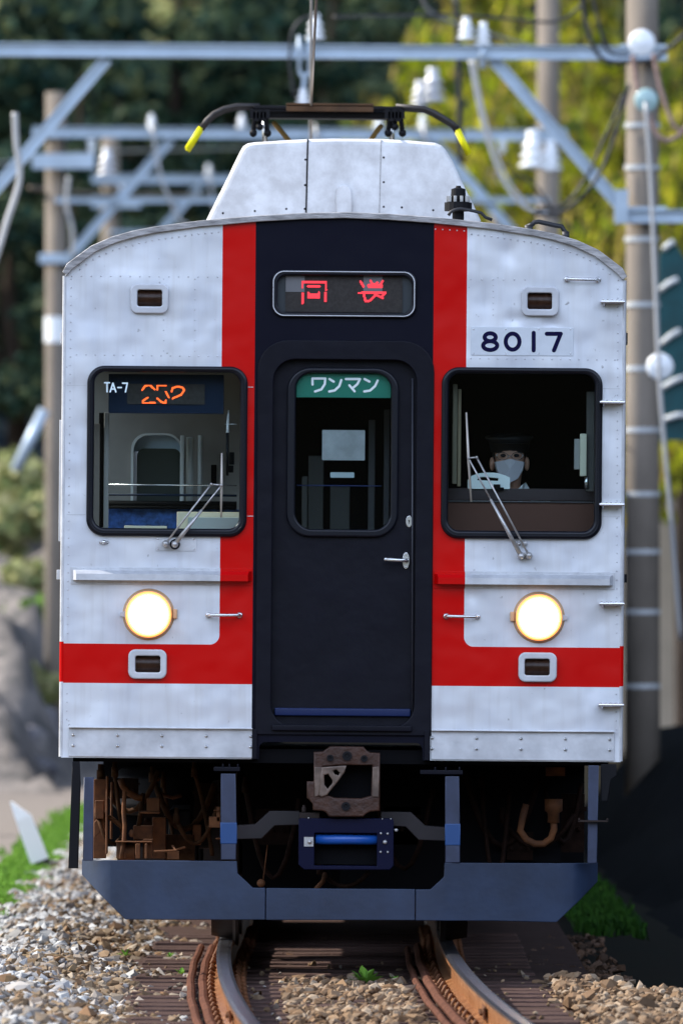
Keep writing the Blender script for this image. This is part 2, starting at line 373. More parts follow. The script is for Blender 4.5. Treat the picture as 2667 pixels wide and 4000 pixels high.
holes = [rpx(GL[0] + 14, GL[1] - 14, GL[2] + 14, GL[3] - 14, 62), rpx(GR[0] + 14, GR[1] - 14, GR[2] + 14, GR[3] - 14, 62), door_hole, rpx(1072, 1616, 1066, 1230, 40)]
fp = plate('front_panel', outer, holes, 0, .05, M_LIV, train)
# rivets: rows of little domes in the sheet metal
b = MB()
def rivrow(p0, p1, n, r=.0042, jit=0):
    for i in range(n):
        t = i / max(n - 1, 1)
        if p0[0] == p1[0] or abs(p0[1] - p1[1]) > 900:
            if 2505 < p0[1] + (p1[1] - p0[1]) * t < 2690: continue
        x, z = T(p0[0] + (p1[0] - p0[0]) * t, p0[1] + (p1[1] - p0[1]) * t)
        b.ball((x, -.0005, z), r, .003, r, n=6, k=4)
rivrow((282, 1078), (850, 1082), 16); rivrow((300, 1385), (850, 1392), 16); rivrow((1838, 1092), (2050, 1093), 6); rivrow((1838, 1400), (2400, 1406), 17)
rivrow((279, 1090), (262, 2810), 52); rivrow((2412, 1095), (2405, 2850), 52)
rivrow((270, 2815), (270, 2830), 2)
for i in range(22):
    k = i / 21; px = 1840 + (2380 - 1840) * k
    xs = T(px, 1000)[0]; zz = np.interp(xs, [p[0] for p in ztop_in], [p[1] for p in ztop_in]) - .035
    b.ball((xs, -.0005, zz), .0048, .004, .0048, n=6, k=4); b.ball((-xs, -.0005, zz), .0048, .004, .0048, n=6, k=4)
rivrow((1700, 895), (1812, 902), 5)
for px in (640, 762): rivrow((px, 1090), (px, 1370), 8, .0035)
rivrow((1925, 1090), (1925, 1230), 7, .0035)
b.build('rivets', M_SIL, fp, smooth=True)
# weld seams
b = MB()
for a, c in (((262, 1505), (338, 1507)), ((262, 2010), (336, 2012)), ((2352, 1518), (2420, 1520)), ((2352, 2018), (2420, 2020)), ((966, 2016), (990, 2016)), ((968, 1512), (990, 1512))):
    x0, z0 = T(*a); x1, z1 = T(*c); b.box(x0, x1, -.0015, .001, z0 - .0015, z0 + .0015)
b.each('weld_seam', M_SIL, fp)
# roof rim
rim_out = [(-HWD - .012, top[0][1])] + [(x * 1.003, z) for x, z in top[1:-1]] + [(HWD + .012, top[0][1])]
rim_in = [(x * .985, z - RIMT) for x, z in top]
rim_in[0] = (-HWD + .01, top[0][1] - .02); rim_in[-1] = (HWD - .01, top[0][1] - .02)
plate('roof_rim', rim_out + rim_in[::-1], [], -.028, .06, M_RIM, train, bevel=.004)
# roof sheet along the car
def loft(profile, y0, y1, t, m, name, parent):
    n = len(profile); vs = []; fs = []
    for y in (y0, y1):
        vs += [(x, y, z) for x, z in profile]
        vs += [(x * (1 - t), y, z - t) for x, z in profile]
    for i in range(n - 1):
        fs += [(i, i + 1, 2 * n + i + 1, 2 * n + i), (n + i, 3 * n + i, 3 * n + i + 1, n + i + 1)]
    fs += [tuple(range(n)) + tuple(range(2 * n - 1, n - 1, -1)), tuple(range(2 * n, 3 * n)) + tuple(range(4 * n - 1, 3 * n - 1, -1))]
    return MB().add(vs, fs).build(name, m, parent)
roofp = [(x, z - .006) for x, z in top]
CARL = 19.5
loft(roofp, .06, CARL, .02, M_ROOF, 'roof', train)
# side walls with window openings (built flat, then turned into the side plane)
zt_s = top[0][1] - .002
def side_wall(sx, y0, y1, parent, name='side_wall'):
    wins = [rr(y0 + .12, y0 + 1.25, 1.75, 3.0, .08)] + [rr(a, a + 1.6, 1.85, 2.85, .1) for a in np.arange(y0 + 2.4, y1 - 2, 3.4)]
    me = plate_mesh(name, [(y0, zbot), (y1, zbot), (y1, zt_s), (y0, zt_s)], wins, -.02, .02)
    for v in me.vertices: v.co = (sx * (HWD - .021) + v.co.y, v.co.x, v.co.z)
    bm = bmesh.new(); bm.from_mesh(me)
    rows = [T(240, yy)[1] for yy in range(2315, 2850, 43)] + [T(240, yy)[1] for yy in (1178, 1222, 1265)]
    for z in rows:
        r_ = bmesh.ops.create_cube(bm, size=1)
        for v in r_['verts']: v.co = (sx * (HWD + .006) + v.co.x * .016 * (1 - .4 * (v.co.z > 0)), (y0 + y1) / 2 + v.co.y * (y1 - y0 - .3), z + v.co.z * .026)
    bmesh.ops.recalc_face_normals(bm, faces=bm.faces); bm.to_mesh(me); bm.free()
    o = link(name, me, M_SIL, parent)
    g = MB()
    for wn in wins:
        ys = [p[0] for p in wn]; zs = [p[1] for p in wn]; g.box(sx * (HWD - .02) - .003, sx * (HWD - .02) + .003, min(ys), max(ys), min(zs), max(zs))
    g.build('side_glass', M_GLASSD, o)
    return o
side_wall(-1, .055, CARL, train); side_wall(1, .055, CARL, train)
# corner posts (polished tube down each front corner), red where the band wraps round
zt2, zb2 = T(1338, 2515)[1], T(1338, 2672)[1]
for sx in (-1, 1):
    b = MB()
    for za, zb_ in ((top[0][1] - .02, zt2), (zb2, zbot + .004)): b.tube([(sx * (HWD - .002), .012, za), (sx * (HWD - .002), .012, zb_)], .014, 10)
    c = b.build('corner_post', M_SIL, train, smooth=False)
    MB().tube([(sx * (HWD - .002), .012, zt2), (sx * (HWD - .002), .012, zb2)], .0142, 10).build('red_band', M_RED, c)
x, z = T(246, 1640); x2, z2 = T(243, 2115)
MB().box(-HWD - .022, -HWD - .006, .05, .09, z2, z).build('side_grab_rail', M_TRIM, train, bevel=.003)
MB().box(HWD + .004, HWD + .014, .05, .09, z2, z).build('side_grab_rail', M_BLKM, train, bevel=.003)  # black twin of the grey left rail: shaded side put into the colour
# side brackets by the belt line and high up
b = MB()
x, z = T(240, 2245); b.box(-HWD - .03, -HWD, .05, 2, z - .025, z + .025)
x, z = T(240, 1318); b.box(-HWD - .022, -HWD, .06, .2, z - .03, z + .025)
b.each('side_bracket', M_TRIM, train, bevel=.003)
b = MB(); x, z = T(2440, 2260); b.box(HWD, HWD + .026, .05, 2, z - .02, z + .022); x, z = T(2440, 1322); b.box(HWD, HWD + .02, .06, .2, z - .03, z + .03)
b.each('side_bracket', M_BLKM, train, bevel=.003)  # right brackets black where the left are grey, shade put into the colour

# raised door surround and the door
surround = rpx(1001, 1690, 1330, 2872, 120); _x0, _z0 = min(p[0] for p in surround), min(p[1] for p in surround); _x1 = -_x0 + 2 * T(1345.5, 2000)[0]; surround = [p for p in surround if p[1] > _z0 + .3]; _x1 = max(p[0] for p in surround); surround = surround + [(_x0, _z0), (_x1, _z0)]
plate('door_surround', surround, [door_hole], -.014, 0.0, M_NAVY, train, bevel=.005)
door = empty('door', (0, 0, 0), parent=train)
DW = (1120, 1556, 1436, 2098)
plate('door_leaf', rpx(1058, 1627, 1398, 2838, 60), [rpx(DW[0] + 14, DW[1] - 14, DW[2] + 14, DW[3] - 14, 80)], .045, .07, M_NAVY, door, bevel=.004)
plate('window_gasket', rpx(DW[0], DW[1], DW[2], DW[3], 92, n=10), [rpx(DW[0] + 34, DW[1] - 30, DW[2] + 20, DW[3] - 30, 66, n=10)], .018, .072, M_RUB, door, bevel=.010)
plate('door_glass', rpx(DW[0] + 20, DW[1] - 20, DW[2] + 16, DW[3] - 20, 72), [], .052, .056, M_GLASS, door)
x0, zA = T(1072, 2765); x1, zB = T(1603, 2806)
b = MB(); b.box(x0, x1, .020, .046, zB + .008, zA); b.build('kick_strip', M_NAVY2, door, bevel=.006)
x0, zA = T(1062, 2830); x1, zB = T(1607, 2858)
MB().box(x0, x1, -.035, .05, zB, zA).build('door_sill', M_NAVY, train, bevel=.005)
x, z = T(1608, 1415); x_, z_ = T(1604, 2825)
MB().tube([(x + .004, .03, z - .08), (x_ + .008, .03, z_)], .005, 8).build('door_edge_trim', mat('grey-blue door edge', (.035, .037, .048), .4), door, smooth=True)  # thin edge strip, paler than the door
# keyhole escutcheon and lever handle
x, z = T(1597, 2037, .045)
kp = plate('keyhole_plate', ell(x, z, 13 * S, 23 * S, 20)[:-1], [], .038, .046, M_STEEL, door, bevel=.002)
b = MB(); b.ball((x, .0375, z + .003), .004, .002, .004); b.box(x - .0015, x + .0015, .0365, .039, z - .011, z); b.build('keyhole', M_BLK, door)
x, z = T(1585, 2190, .045)
h = plate('door_handle', ell(x, z, 14 * S, 33 * S, 20)[:-1], [], .037, .046, M_STEEL, door, bevel=.002)
x2, z2 = T(1506, 2185, .045)
b = MB(); b.tube([(x + .004, .04, z + .002), (x + .004, .004, z + .002)], .011, 12); b.tube([(x + .006, -.002, z + .002), (x - .03, -.008, z + .002), (x2, -.008, z2)], [.010, .009, .010], 12); b.ball((x2, -.008, z2), .0105)
for dz in (-25, 25): b.ball((x, .036, z + dz * S), .004)
b.build('lever', M_STEEL, h, smooth=True)
# one-man operation banner behind the door glass
ban = rpx(1158, 1526, 1460, 1553, 3, .06)
bx0, bz0 = min(p[0] for p in ban), min(p[1] for p in ban); bx1, bz1 = max(p[0] for p in ban), max(p[1] for p in ban)
rb = .075; pts = [(bx0, bz0), (bx1, bz0)] + [(bx1 - rb + rb * math.cos(R(a)), bz1 - rb + rb * math.sin(R(a))) for a in range(0, 91, 15)] + [(bx0 + rb + rb * math.cos(R(a)), bz1 - rb + rb * math.sin(R(a))) for a in range(90, 181, 15)]
bn = plate('banner', pts, [], .0575, .0595, M_GREEN, door)
cv = lambda X, Y: T(950 + X * .5102, 1350 + Y * .5102, .058)
strokes('banner_lettering', [[(530, 298), (530, 252), (628, 252), (624, 295), (598, 335), (550, 351)], [(660, 256), (692, 276)], [(658, 351), (700, 343), (735, 310), (750, 264)],
    [(785, 256), (893, 256), (872, 296), (836, 326)], [(812, 304), (852, 350)], [(928, 256), (966, 276)], [(926, 351), (970, 344), (1008, 310), (1028, 268)]], .0118, .056, .0575, M_WHITE, bn, cv)
for xa, xb, ya, m_ in ((1180, 1200, 1860, (.05, .05, .045)), (1205, 1262, 1780, (.025, .025, .022)), (1290, 1365, 1900, (.03, .03, .028)), (1440, 1462, 1640, (.045, .045, .05)), (1500, 1518, 1600, (.035, .033, .04))):
    (x0, z1), (x1, z0) = T(xa, ya, .7), T(xb, 2090, .7); MB().box(x0, x1, .7, .74, z0, z1).build('vestibule_post', mat('dim post', m_, .5), train, bevel=.004)  # pale posts coloured dim grey, the dark interior put into their tone
# things on/behind the door glass
pp = rpx(1258, 1425, 1680, 1798, 4, .07); plate('paper_sheet', pp, [], .066, .068, M_PAPER, door)
plate('white_strip', rpx(1290, 1383, 1845, 1866, 4, .07), [], .066, .068, mat('strip', (.30, .36, .38), .5), door)
x0, z0 = T(1160, 1896, .1); x1, _ = T(1488, 1896, .1); MB().tube([(x0, .1, z0), (x1, .1, z0)], .0035, 6).build('inner_bar', M_NAVY2, door)

# cab windows
def cab_window(G, n1=34, rx=68):
    w_ = plate('cab_window', rpx(*G, rx, n=10), [rpx(G[0] + 28, G[1] - 30, G[2] + 24, G[3] - 32, 44, n=10)], -.03, .045, M_RUB, train, bevel=.013)
    plate('gasket_ridge', rpx(G[0] + 10, G[1] - 10, G[2] + 9, G[3] - 10, rx - 9, n=10), [rpx(G[0] + 15, G[1] - 15, G[2] + 14, G[3] - 15, rx - 13, n=10)], -.034, -.028, M_RUB, w_, bevel=.0018)
    plate('window_glass', rpx(G[0] + 16, G[1] - 16, G[2] + 16, G[3] - 16, 55), [], .012, .017, M_GLASS, w_)
    return w_
cwL = cab_window(GL); cwR = cab_window(GR)

# destination display above the door
ds = plate('destination_display', rpx(1062, 1626, 1056, 1241, 46, n=10), [rpx(1084, 1608, 1076, 1222, 38, n=10)], -.022, .03, M_RUB, train, bevel=.007)
plate('display_rim', rpx(1066, 1620, 1060, 1236, 44, n=10), [rpx(1070, 1616, 1064, 1232, 41, n=10)], -.026, -.018, M_TRIM, ds, bevel=.001)
plate('display_backing', rpx(1072, 1616, 1066, 1232, 38), [], .02, .03, mat('display sides', (.02, .028, .035), .4), ds)
lp = plate('led_matrix', rpx(1115, 1571, 1076, 1219, 1), [], .012, .0195, M_LEDP, ds)
for q in ((1116, 1190, 1077, 1140), (1419, 1493, 1077, 1138)): plate('pale_led_block', rpx(*q, 1), [], .0095, .0118, M_LEDL, ds)
def dots(name, lines, wd, pitch, y, m, parent, conv, box):
    (x0, z0), (x1, z1) = box; b = MB()
    segs = []
    for ln in lines:
        pts = [Vector(conv(*p)) for p in ln]; segs += list(zip(pts[:-1], pts[1:]))
    def dist(p):
        d = 9
        for a, c in segs:
            e = c - a; t = max(0, min(1, (p - a).dot(e) / max(e.length_squared, 1e-12))); d = min(d, (a + e * t - p).length)
        return d
    nx = int((x1 - x0) / pitch); nzn = int(abs(z1 - z0) / pitch); zl = min(z0, z1); h = pitch * .46
    for i in range(nx):
        for j in range(nzn):
            p = Vector((x0 + (i + .5) * pitch, zl + (j + .5) * pitch))
            if dist(p) < wd / 2: b.box(p.x - h, p.x + h, y - .0012, y, p.y - h, p.y + h)
    return b.build(name, m, parent)
cv4 = lambda X, Y: T(900 + X * .574, 800 + Y * .574, .01)
dots('red_led_characters', [[(490, 560), (490, 526), (650, 526), (650, 580)], [(646, 600), (646, 655)], [(492, 605), (490, 668)], [(528, 555), (605, 555)],
    [(530, 597), (530, 632)], [(603, 597), (603, 632)], [(530, 612), (603, 612)], [(530, 628), (603, 628)],
    [(885, 522), (905, 556)], [(952, 518), (968, 540)], [(1034, 520), (1018, 548)], [(938, 548), (1028, 548)], [(940, 560), (1028, 560)], [(984, 540), (1000, 530)],
    [(872, 600), (1055, 598)], [(905, 603), (918, 655)], [(918, 656), (944, 654), (992, 608)], [(985, 608), (1036, 636)], [(1025, 628), (1055, 600)]],
    .0118, .0042, .0094, M_LED, ds, cv4, (T(1116, 1078, .01), T(1570, 1218, .01)))

# run-number display inside the near-side window
rn = plate('run_number_display', rpx(425, 874, 1462, 1614, 3, .1), [], .105, .25, M_DKBL, train)
plate('led_matrix', rpx(498, 800, 1500, 1579, 1, .1), [], .098, .1045, M_LEDP, rn)
cv6 = lambda X, Y: T(300 + X * .4464, 1400 + Y * .4464, .1)
dots('orange_led_numerals', [[(575, 276), (600, 240), (642, 234), (683, 272)], [(622, 343), (580, 372), (578, 390), (684, 390)], [(780, 236), (706, 236), (706, 272)], [(782, 292), (806, 340)],
    [(706, 350), (745, 384), (780, 388), (780, 368)], [(832, 290), (840, 260), (880, 246), (925, 254), (942, 276), (915, 318), (840, 350)]],
    .0095, .0030, .0975, M_LEDO, rn, cv6, (T(500, 1501, .1), T(799, 1578, .1)))
strokes('set_number_lettering', [[(246, 213), (288, 213)], [(267, 213), (267, 293)], [(294, 293), (318, 217), (344, 293)], [(303, 268), (334, 268)], [(362, 255), (392, 255)], [(403, 217), (444, 217), (428, 293)]],
    
    .0078, .0095, .0115, mat('pale lettering', (.75, .88, .92), .5), cwL, lambda X, Y: T(300 + X * .4464, 1400 + Y * .4464, .01))

# number plate
nb = plate('number_plate', rpx(1838, 2238, 1278, 1389, 4), [], -.004, 0, M_PLATE, train, bevel=.001)
cv5 = lambda X, Y: T(1667 + X * .6378, 800 + Y * .6378)
strokes('fleet_number', [ell(386, 811, 34, 24), ell(386, 862, 43, 27), ell(523, 838, 42, 49), [(652, 784), (652, 892)], [(732, 790), (818, 790)], [(816, 792), (776, 892)]], .0205, -.0055, -.004, M_NUM, nb, cv5)
b = MB()
for px in (285, 482, 683, 878):
    for py in (763, 911): x, z = cv5(px, py); b.ball((x, -.004, z), .0042, .003, .0042, n=8, k=5)
b.each('plate_screw', M_STEEL, nb, smooth=True)

# marker lamps
def marker(cx, cy, w_, h_, lx0, lx1, ly0, ly1):
    o = plate('marker_lamp', rpx(cx - w_ / 2, cx + w_ / 2, cy - h_ / 2, cy + h_ / 2, 28, n=8), [rpx(lx0, lx1, ly0, ly1, 8)], -.03, .0, M_TRIM, train, bevel=.006)
    x0, z0 = T(lx0 - 3, ly1 + 3); x1, z1 = T(lx1 + 3, ly0 - 3); b = MB(); n = 22
    for i in range(n):
        xa = x0 + (x1 - x0) * i / n; xb = x0 + (x1 - x0) * (i + 1) / n
        b.tube([((xa + xb) / 2, -.004, z0), ((xa + xb) / 2, -.012, (z0 + z1) / 2), ((xa + xb) / 2, -.004, z1)], (xb - xa) * .5, 6)
    b.box(x0, x1, -.003, -.001, z0, z1)
    b.build('ribbed_lens', M_LENS, o, smooth=True)
    return o
marker(585, 1167, 150, 116, 538, 634, 1133, 1197); marker(2108, 1177, 148, 116, 2059, 2154, 1145, 1208)
marker(577, 2594, 150, 115, 530, 627, 2562, 2626); marker(2098, 2606, 150, 115, 2048, 2145, 2574, 2638)

# headlights
def headlight(cx, cy, flip):
    x, z = T(cx, cy); hl = empty('headlight', (x, 0, z), parent=train)
    r = 92 * S
    b = MB(); b.lathe((0, .01, 0), (0, -1, 0), [(0, r + .012), (.012, r + .012), (.014, r + .003), (.045, r + .0), (.056, r - .004), (.058, r - .012), (.046, r - .020), (.030, r - .022)], 40)
    b.v = b.v; b.f = b.f[:-1]
    b.build('lamp_ring', M_RING, hl, smooth=True)
    g = MB(); g.lathe((0, -.012, 0), (0, -1, 0), [(0, r - .019), (.034, r - .020), (.046, r - .032), (.060, r * .62), (.068, r * .3), (.070, .001)], 40); g.build('lamp_lens', M_LAMP, hl, smooth=True)
    gl = MB(); gl.lathe((0, -.040, 0), (0, -1, 0), [(0, r - .002), (.019, r - .004), (.021, r - .010), (.012, r - .019), (0, r - .019)], 40); gl.build('glowing_rim', M_RIMG, hl, smooth=True)
    h = MB(); s_ = -1 if flip else 1
    h.box(*sorted((s_ * (r + .003), s_ * (r + .026))), -.03, .0, -.02, .028); h.build('lamp_hinge', M_RING, hl, bevel=.004)
    k = MB(); k.add([(-s_ * (r), -.02, .016), (-s_ * (r + .024), -.02, .008), (-s_ * (r + .024), -.02, -.008), (-s_ * (r), -.02, -.016), (-s_ * (r), 0, .016), (-s_ * (r + .024), 0, .008), (-s_ * (r + .024), 0, -.008), (-s_ * (r), 0, -.016)],
        [(0, 1, 2, 3), (4, 7, 6, 5), (0, 4, 5, 1), (1, 5, 6, 2), (2, 6, 7, 3), (3, 7, 4, 0)]); k.build('lamp_latch', M_TRIM, hl)
headlight(581, 2400, False); headlight(2103, 2412, True)

# belt rails: silver outside, painted red over the stripe
def belt(xs, ya, yb, sgn):
    xo, xi = xs; z1 = T((xo + xi) / 2, ya)[1]; z0 = T((xo + xi) / 2, yb)[1]
    a = T(xo, ya)[0]; c = T(xi, ya)[0]; e = T(1338 + sgn * 477, ya)[0]
    root = empty('belt_rail', (0, 0, 0), parent=train)
    def seg(xa, xb, ca, cb, m, name):
        xa, xb, ca, cb = (xa, xb, ca, cb) if xa < xb else (xb, xa, cb, ca)
        P = [(0, z0), (-.066, z0), (-.066, z1 - .017), (-.050, z1), (0, z1 + .002)]
        vs = [(xa + (ca * min(1, -y / .066) if ca else 0), y, z) for y, z in P] + [(xb - (cb * min(1, -y / .066) if cb else 0), y, z) for y, z in P]; n = len(P)
        MB().add(vs, [tuple(range(n)), tuple(range(2 * n - 1, n - 1, -1))] + [(i, n + i, n + (i + 1) % n, (i + 1) % n) for i in range(n)]).build(name, m, root)
    seg(a, e, .02, 0, M_SIL, 'rail_bar'); seg(e, c, 0, .02, M_RED, 'red_rail_end')
    for xa, xb, m in ((a, e, M_SIL), (e, c, M_RED)):
        xa, xb = sorted((xa, xb)); ex = -.008 if m is M_SIL else .0
        MB().box(xa + (ex if sgn < 0 else 0), xb - (ex if sgn > 0 else 0), -.004, 0, z0 - .022, z1 + .016).build('backing_strip', m, root, bevel=.0015)
    b = MB()
    lo, hi = sorted((a, e))
    for i in range(20):
        X = lo + .02 + (hi - lo - .04) * i / 19; b.ball((X, -.004, z1 + .009), .0028, .002, .0028, n=6, k=4); b.ball((X, -.004, z0 - .013), .0028, .002, .0028, n=6, k=4)
    b.build('strip_rivets', M_TRIM, root)
belt((284, 985), 2230, 2268, -1); belt((2394, 1695), 2246, 2284, 1)
x, z = T(526, 2250); b = MB(); b.box(x - .026, x + .026, -.05, -.044, z - .008, z + .010); b.box(x - .012, x + .012, -.052, -.044, z - .018, z - .004)
for q in (-.02, .02): b.ball((x + q, -.05, z + .003), .004)
b.build('latch_plate', M_TRIM, train, bevel=.001)

# lower apron plates with bolts
for sgn, xa, xb, ya, yb in ((-1, 270, 986, 2846, 2958), (1, 1684, 2397, 2858, 2970)):
    (x0, z1), (x1, z0) = T(xa, ya), T(xb, yb)
    zc = T((xa + xb) / 2, ya)[1]; zd = T((xa + xb) / 2, yb)[1]
    o = MB().box(x0, x1, -.010, 0, zd, zc).build('apron_plate', M_SIL, train, bevel=.002)
    MB().box(x0, x1, -.032, 0, zc, zc + .006).build('apron_lip', M_SIL, o, bevel=.0015)
    bl = MB()
    for i in range(5):
        X = x0 + (x1 - x0) * (.025 + .965 * i / 4) if sgn < 0 else x0 + (x1 - x0) * (.005 + .97 * i / 4)
        for fz in (.24, .61): Z = zc - (zc - zd) * fz; bl.lathe((X, -.010, Z), (0, -1, 0), [(0, .009), (.004, .009), (.008, .007), (.011, .003)], 8)
    bl.each('apron_bolt', M_STEEL, o)
# navy cheeks either side of the coupler opening
b = MB()
for sgn in (-1, 1):
    for xx in (332,): b.box(sgn * (xx + 14) * S if sgn > 0 else -(xx + 14) * S, sgn * (xx - 6) * S if sgn > 0 else -(xx - 6) * S, -.02, .02, zbot, T(1338, 2850)[1])
b.each('coupler_cheek', M_NAVY, train, bevel=.003)

# grab irons
def grab(pa, pb, m=M_STEEL, r=.0085, out=.05, name='grab_iron', feet=True):
    (x0, z0), (x1, z1) = T(*pa), T(*pb); d = .02 if x1 > x0 else -.02
    b = MB(); b.tube([(x0, .004, z0), (x0, -out * .7, z0), (x0 + d * .6, -out, z0), (x1 - d * .6, -out, z1), (x1, -out * .7, z1), (x1, .004, z1)], r, 10)
    if feet:
        for X, Z in ((x0, z0), (x1, z1)): b.lathe((X, .001, Z), (0, -1, 0), [(0, .016), (.008, .016), (.014, .010)], 12)
    return b.build(name, m, train, smooth=True)
grab((815, 2403), (936, 2403)); grab((1742, 2407), (1863, 2409)); grab((2212, 1091), (2334, 1093))
def step(pa, pb):
    (x0, z0), (x1, z1) = T(*pa), T(*pb); b = MB(); b.box(x0, x1 + .006, -.10, .012, z0 - .004, z0 + .004); b.tube([(x0, -.10, z0), (x1 + .006, -.10, z0)], .007, 8)
    for i in range(5): X = x0 + (x1 - x0) * (i + .5) / 5; b.box(X - .004, X + .004, -.10, -.01, z0, z0 + .011)
    b.tube([(x0 + .02, -.02, z0 - .004), (x0 + .02, -.002, z0 - .02)], .006, 6)
    b.build('foot_step', M_STEEL, train)
for a, c, y in ((2343, 2432, 1180), (2340, 2432, 1572), (2338, 2430, 1971), (2338, 2430, 2358), (2335, 2428, 2753)): step((a, y), (c, y))

# wipers
def seg_arm(b, p, q, r0, r1, y): b.tube([(p[0], y, p[1]), (q[0], y, q[1])], [r0, r1], 8)
def wiper(piv, piv2, arm_top, rod_top, blade0, blade1, base):
    wp = empty('wiper', (0, 0, 0), parent=train)
    P, P2, A, Q, B0, B1 = (T(*p) for p in (piv, piv2, arm_top, rod_top, blade0, blade1))
    b = MB(); mid = (P[0] * .42 + A[0] * .58, P[1] * .42 + A[1] * .58)
    seg_arm(b, P, mid, .012, .007, -.075); seg_arm(b, mid, A, .0045, .004, -.075); b.build('main_arm', M_ARM, wp, smooth=True)
    b = MB(); seg_arm(b, P2, Q, .0052, .0045, -.072); seg_arm(b, A, Q, .004, .004, -.07); b.build('parallel_rod', M_ARM, wp, smooth=True)
    b = MB(); b.tube([(B0[0], -.045, B0[1]), (A[0], -.052, A[1]), (B1[0], -.045, B1[1])], [.004, .007, .0045], 8); b.build('wiper_blade', mat('blade', (.52, .48, .42), .5, .3), wp, smooth=True)
    b = MB()
    for p in (P, P2): b.lathe((p[0], .0, p[1]), (0, -1, 0), [(0, .018), (.05, .018), (.085, .014), (.09, .006)], 16)
    for p in (A, Q): b.lathe((p[0], -.05, p[1]), (0, -1, 0), [(0, .007), (.035, .007), (.038, .003)], 10)
    b.each('pivot', M_ARM, wp, smooth=True)
    if base:
        (x0, z1), (x1, z0) = T(base[0], base[2]), T(base[1], base[3])
        MB().box(x0, x1, -.004, 0, z0, z1).build('mounting_plate', M_SIL, wp, bevel=.001)
        sc = MB()
        for xx in (x0 + .012, x1 - .012):
            for zz in (z0 + .01, z1 - .01): sc.ball((xx, -.004, zz), .0045)
        sc.build('mounting_screws', M_STEEL, wp)
        MB().lathe((P[0], -.001, P[1]), (0, -1, 0), [(0, .026), (.012, .026), (.03, .02)], 20).build('black_boss', M_BLKM, wp)
    else:
        px, pz = (P[0] + P2[0]) / 2, (P[1] + P2[1]) / 2
        plate('mounting_plate', rr(px - .036, px + .036, pz - .017, pz + .017, .015), [], -.012, 0, M_ARM, wp, bevel=.003)
wiper((684, 2126), (648, 2124), (866, 1896), (826, 1892), (867, 1770), (864, 2022), (608, 768, 2097, 2153))
wiper((2033, 2172), (2064, 2170), (1828, 1790), (1860, 1787), (1820, 1612), (1839, 1960), None)
x, z = T(2041, 2124); b = MB(); b.lathe((x + .008, 0, z), (0, -1, 0), [(0, .014), (.02, .014), (.022, .008)], 14); b.lathe((x - .02, 0, z), (0, -1, 0), [(0, .010), (.015, .008)], 14); b.build('washer_nozzle', M_ARM, train, smooth=True)
x, z = T(407, 2118); b = MB(); b.box(x - .022, x + .022, -.008, 0, z - .007, z + .007); b.lathe((x, -.008, z), (0, -1, 0), [(0, .012), (.012, .010), (.016, .004)], 14)
for q in (-.017, .017): b.ball((x + q, -.008, z), .004)
b.build('washer_nozzle', M_STEEL, train, smooth=True)

# ------------------------------------------------------------------ cab interior
cab = empty('cab_interior', (0, 0, 0), parent=train)
b = MB()
zf = 1.12
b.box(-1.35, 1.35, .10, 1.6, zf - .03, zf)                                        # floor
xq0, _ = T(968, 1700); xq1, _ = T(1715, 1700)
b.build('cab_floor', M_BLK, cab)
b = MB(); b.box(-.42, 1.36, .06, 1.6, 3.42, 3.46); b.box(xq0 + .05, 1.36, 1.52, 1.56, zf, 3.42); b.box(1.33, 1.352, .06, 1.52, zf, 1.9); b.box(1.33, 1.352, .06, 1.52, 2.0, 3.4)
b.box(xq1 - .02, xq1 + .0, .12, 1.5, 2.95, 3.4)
b.build('dark_lining', M_BLK, cab)  # cab gloom put into the colour: black so the windows look dark
# partition behind the near-side window: grey wall with an arched window and passenger posts beyond
MB().box(-1.36, -.425, .06, 1.34, 3.42, 3.46).build('pale_ceiling', M_INTP, cab)
y = 1.35; k = lambda px, py: T(px, py, y)
X0, ZT = k(330, 1600); X1, _ = k(985, 1600)
win = rpx(522, 706, 1700, 2050, 60, y)
plate('partition_wall', [(X0, zf), (X1, zf), (X1, ZT + .5), (X0, ZT + .5)], [win], y, y + .03, M_INT, cab)
plate('partition_window_frame', rpx(512, 712, 1692, 2056, 64, y), [win], y - .02, y - .001, M_INTP, cab)
plate('blue_blind', rpx(522, 706, 1700, 1764, 4, y + .05), [], y + .06, y + .07, mat('blind', (.6, .75, .85), .6), cab)
plate('dark_green_pane', rpx(535, 706, 1752, 2050, 30, y + .04), [], y + .035, y + .05, mat('pane', (.018, .026, .022), .3), cab)
def vtube(name, px, r, ya, yb, yy, m):
    x, z1 = T(px, ya, yy); _, z0 = T(px, yb, yy); return MB().tube([(x, yy, z1), (x, yy, z0)], r, 12).build(name, m, cab, smooth=True)
def vbox(name, xa, xb, ya, yb, yy, m, d=.03):
    (x0, z1), (x1, z0) = T(xa, ya, yy), T(xb, yb, yy); return MB().box(x0, x1, yy, yy + d, z0, z1).build(name, m, cab, bevel=.003)
vtube('pale_post', 743, .019, 1708, 2000, 1.25, M_INTP); vtube('pale_post', 783, .012, 1700, 2000, 1.25, M_INTP); vbox('pale_post', 705, 718, 1700, 2000, 1.2, M_INTP)
vbox('dark_slot', 825, 846, 1815, 1890, 1.3, M_BLK)
vbox('window_pillar', 368, 388, 1655, 2060, .3, mat('pillar brown', (.22, .18, .15), .6)); vbox('window_pillar', 408, 424, 1612, 2060, .32, mat('pillar grey', (.30, .28, .26), .5)); vbox('pillar_gap', 388, 408, 1612, 2060, .35, M_BLK)
for yy_, r_, m_ in ((1893, .0035, M_STEEL), (1932, .006, M_DKBL), (1965, .014, M_BLK), (1980, .010, M_BLK)):
    (x0, z0), (x1, _) = T(424, yy_, .55), T(925, yy_, .55); MB().tube([(x0, .55, z0), (x1, .55, z0)], r_, 10).build('cross_bar', m_, cab, smooth=True)
vbox('blue_seat_back', 424, 935, 1986, 2100, .6, M_SEAT, .08)
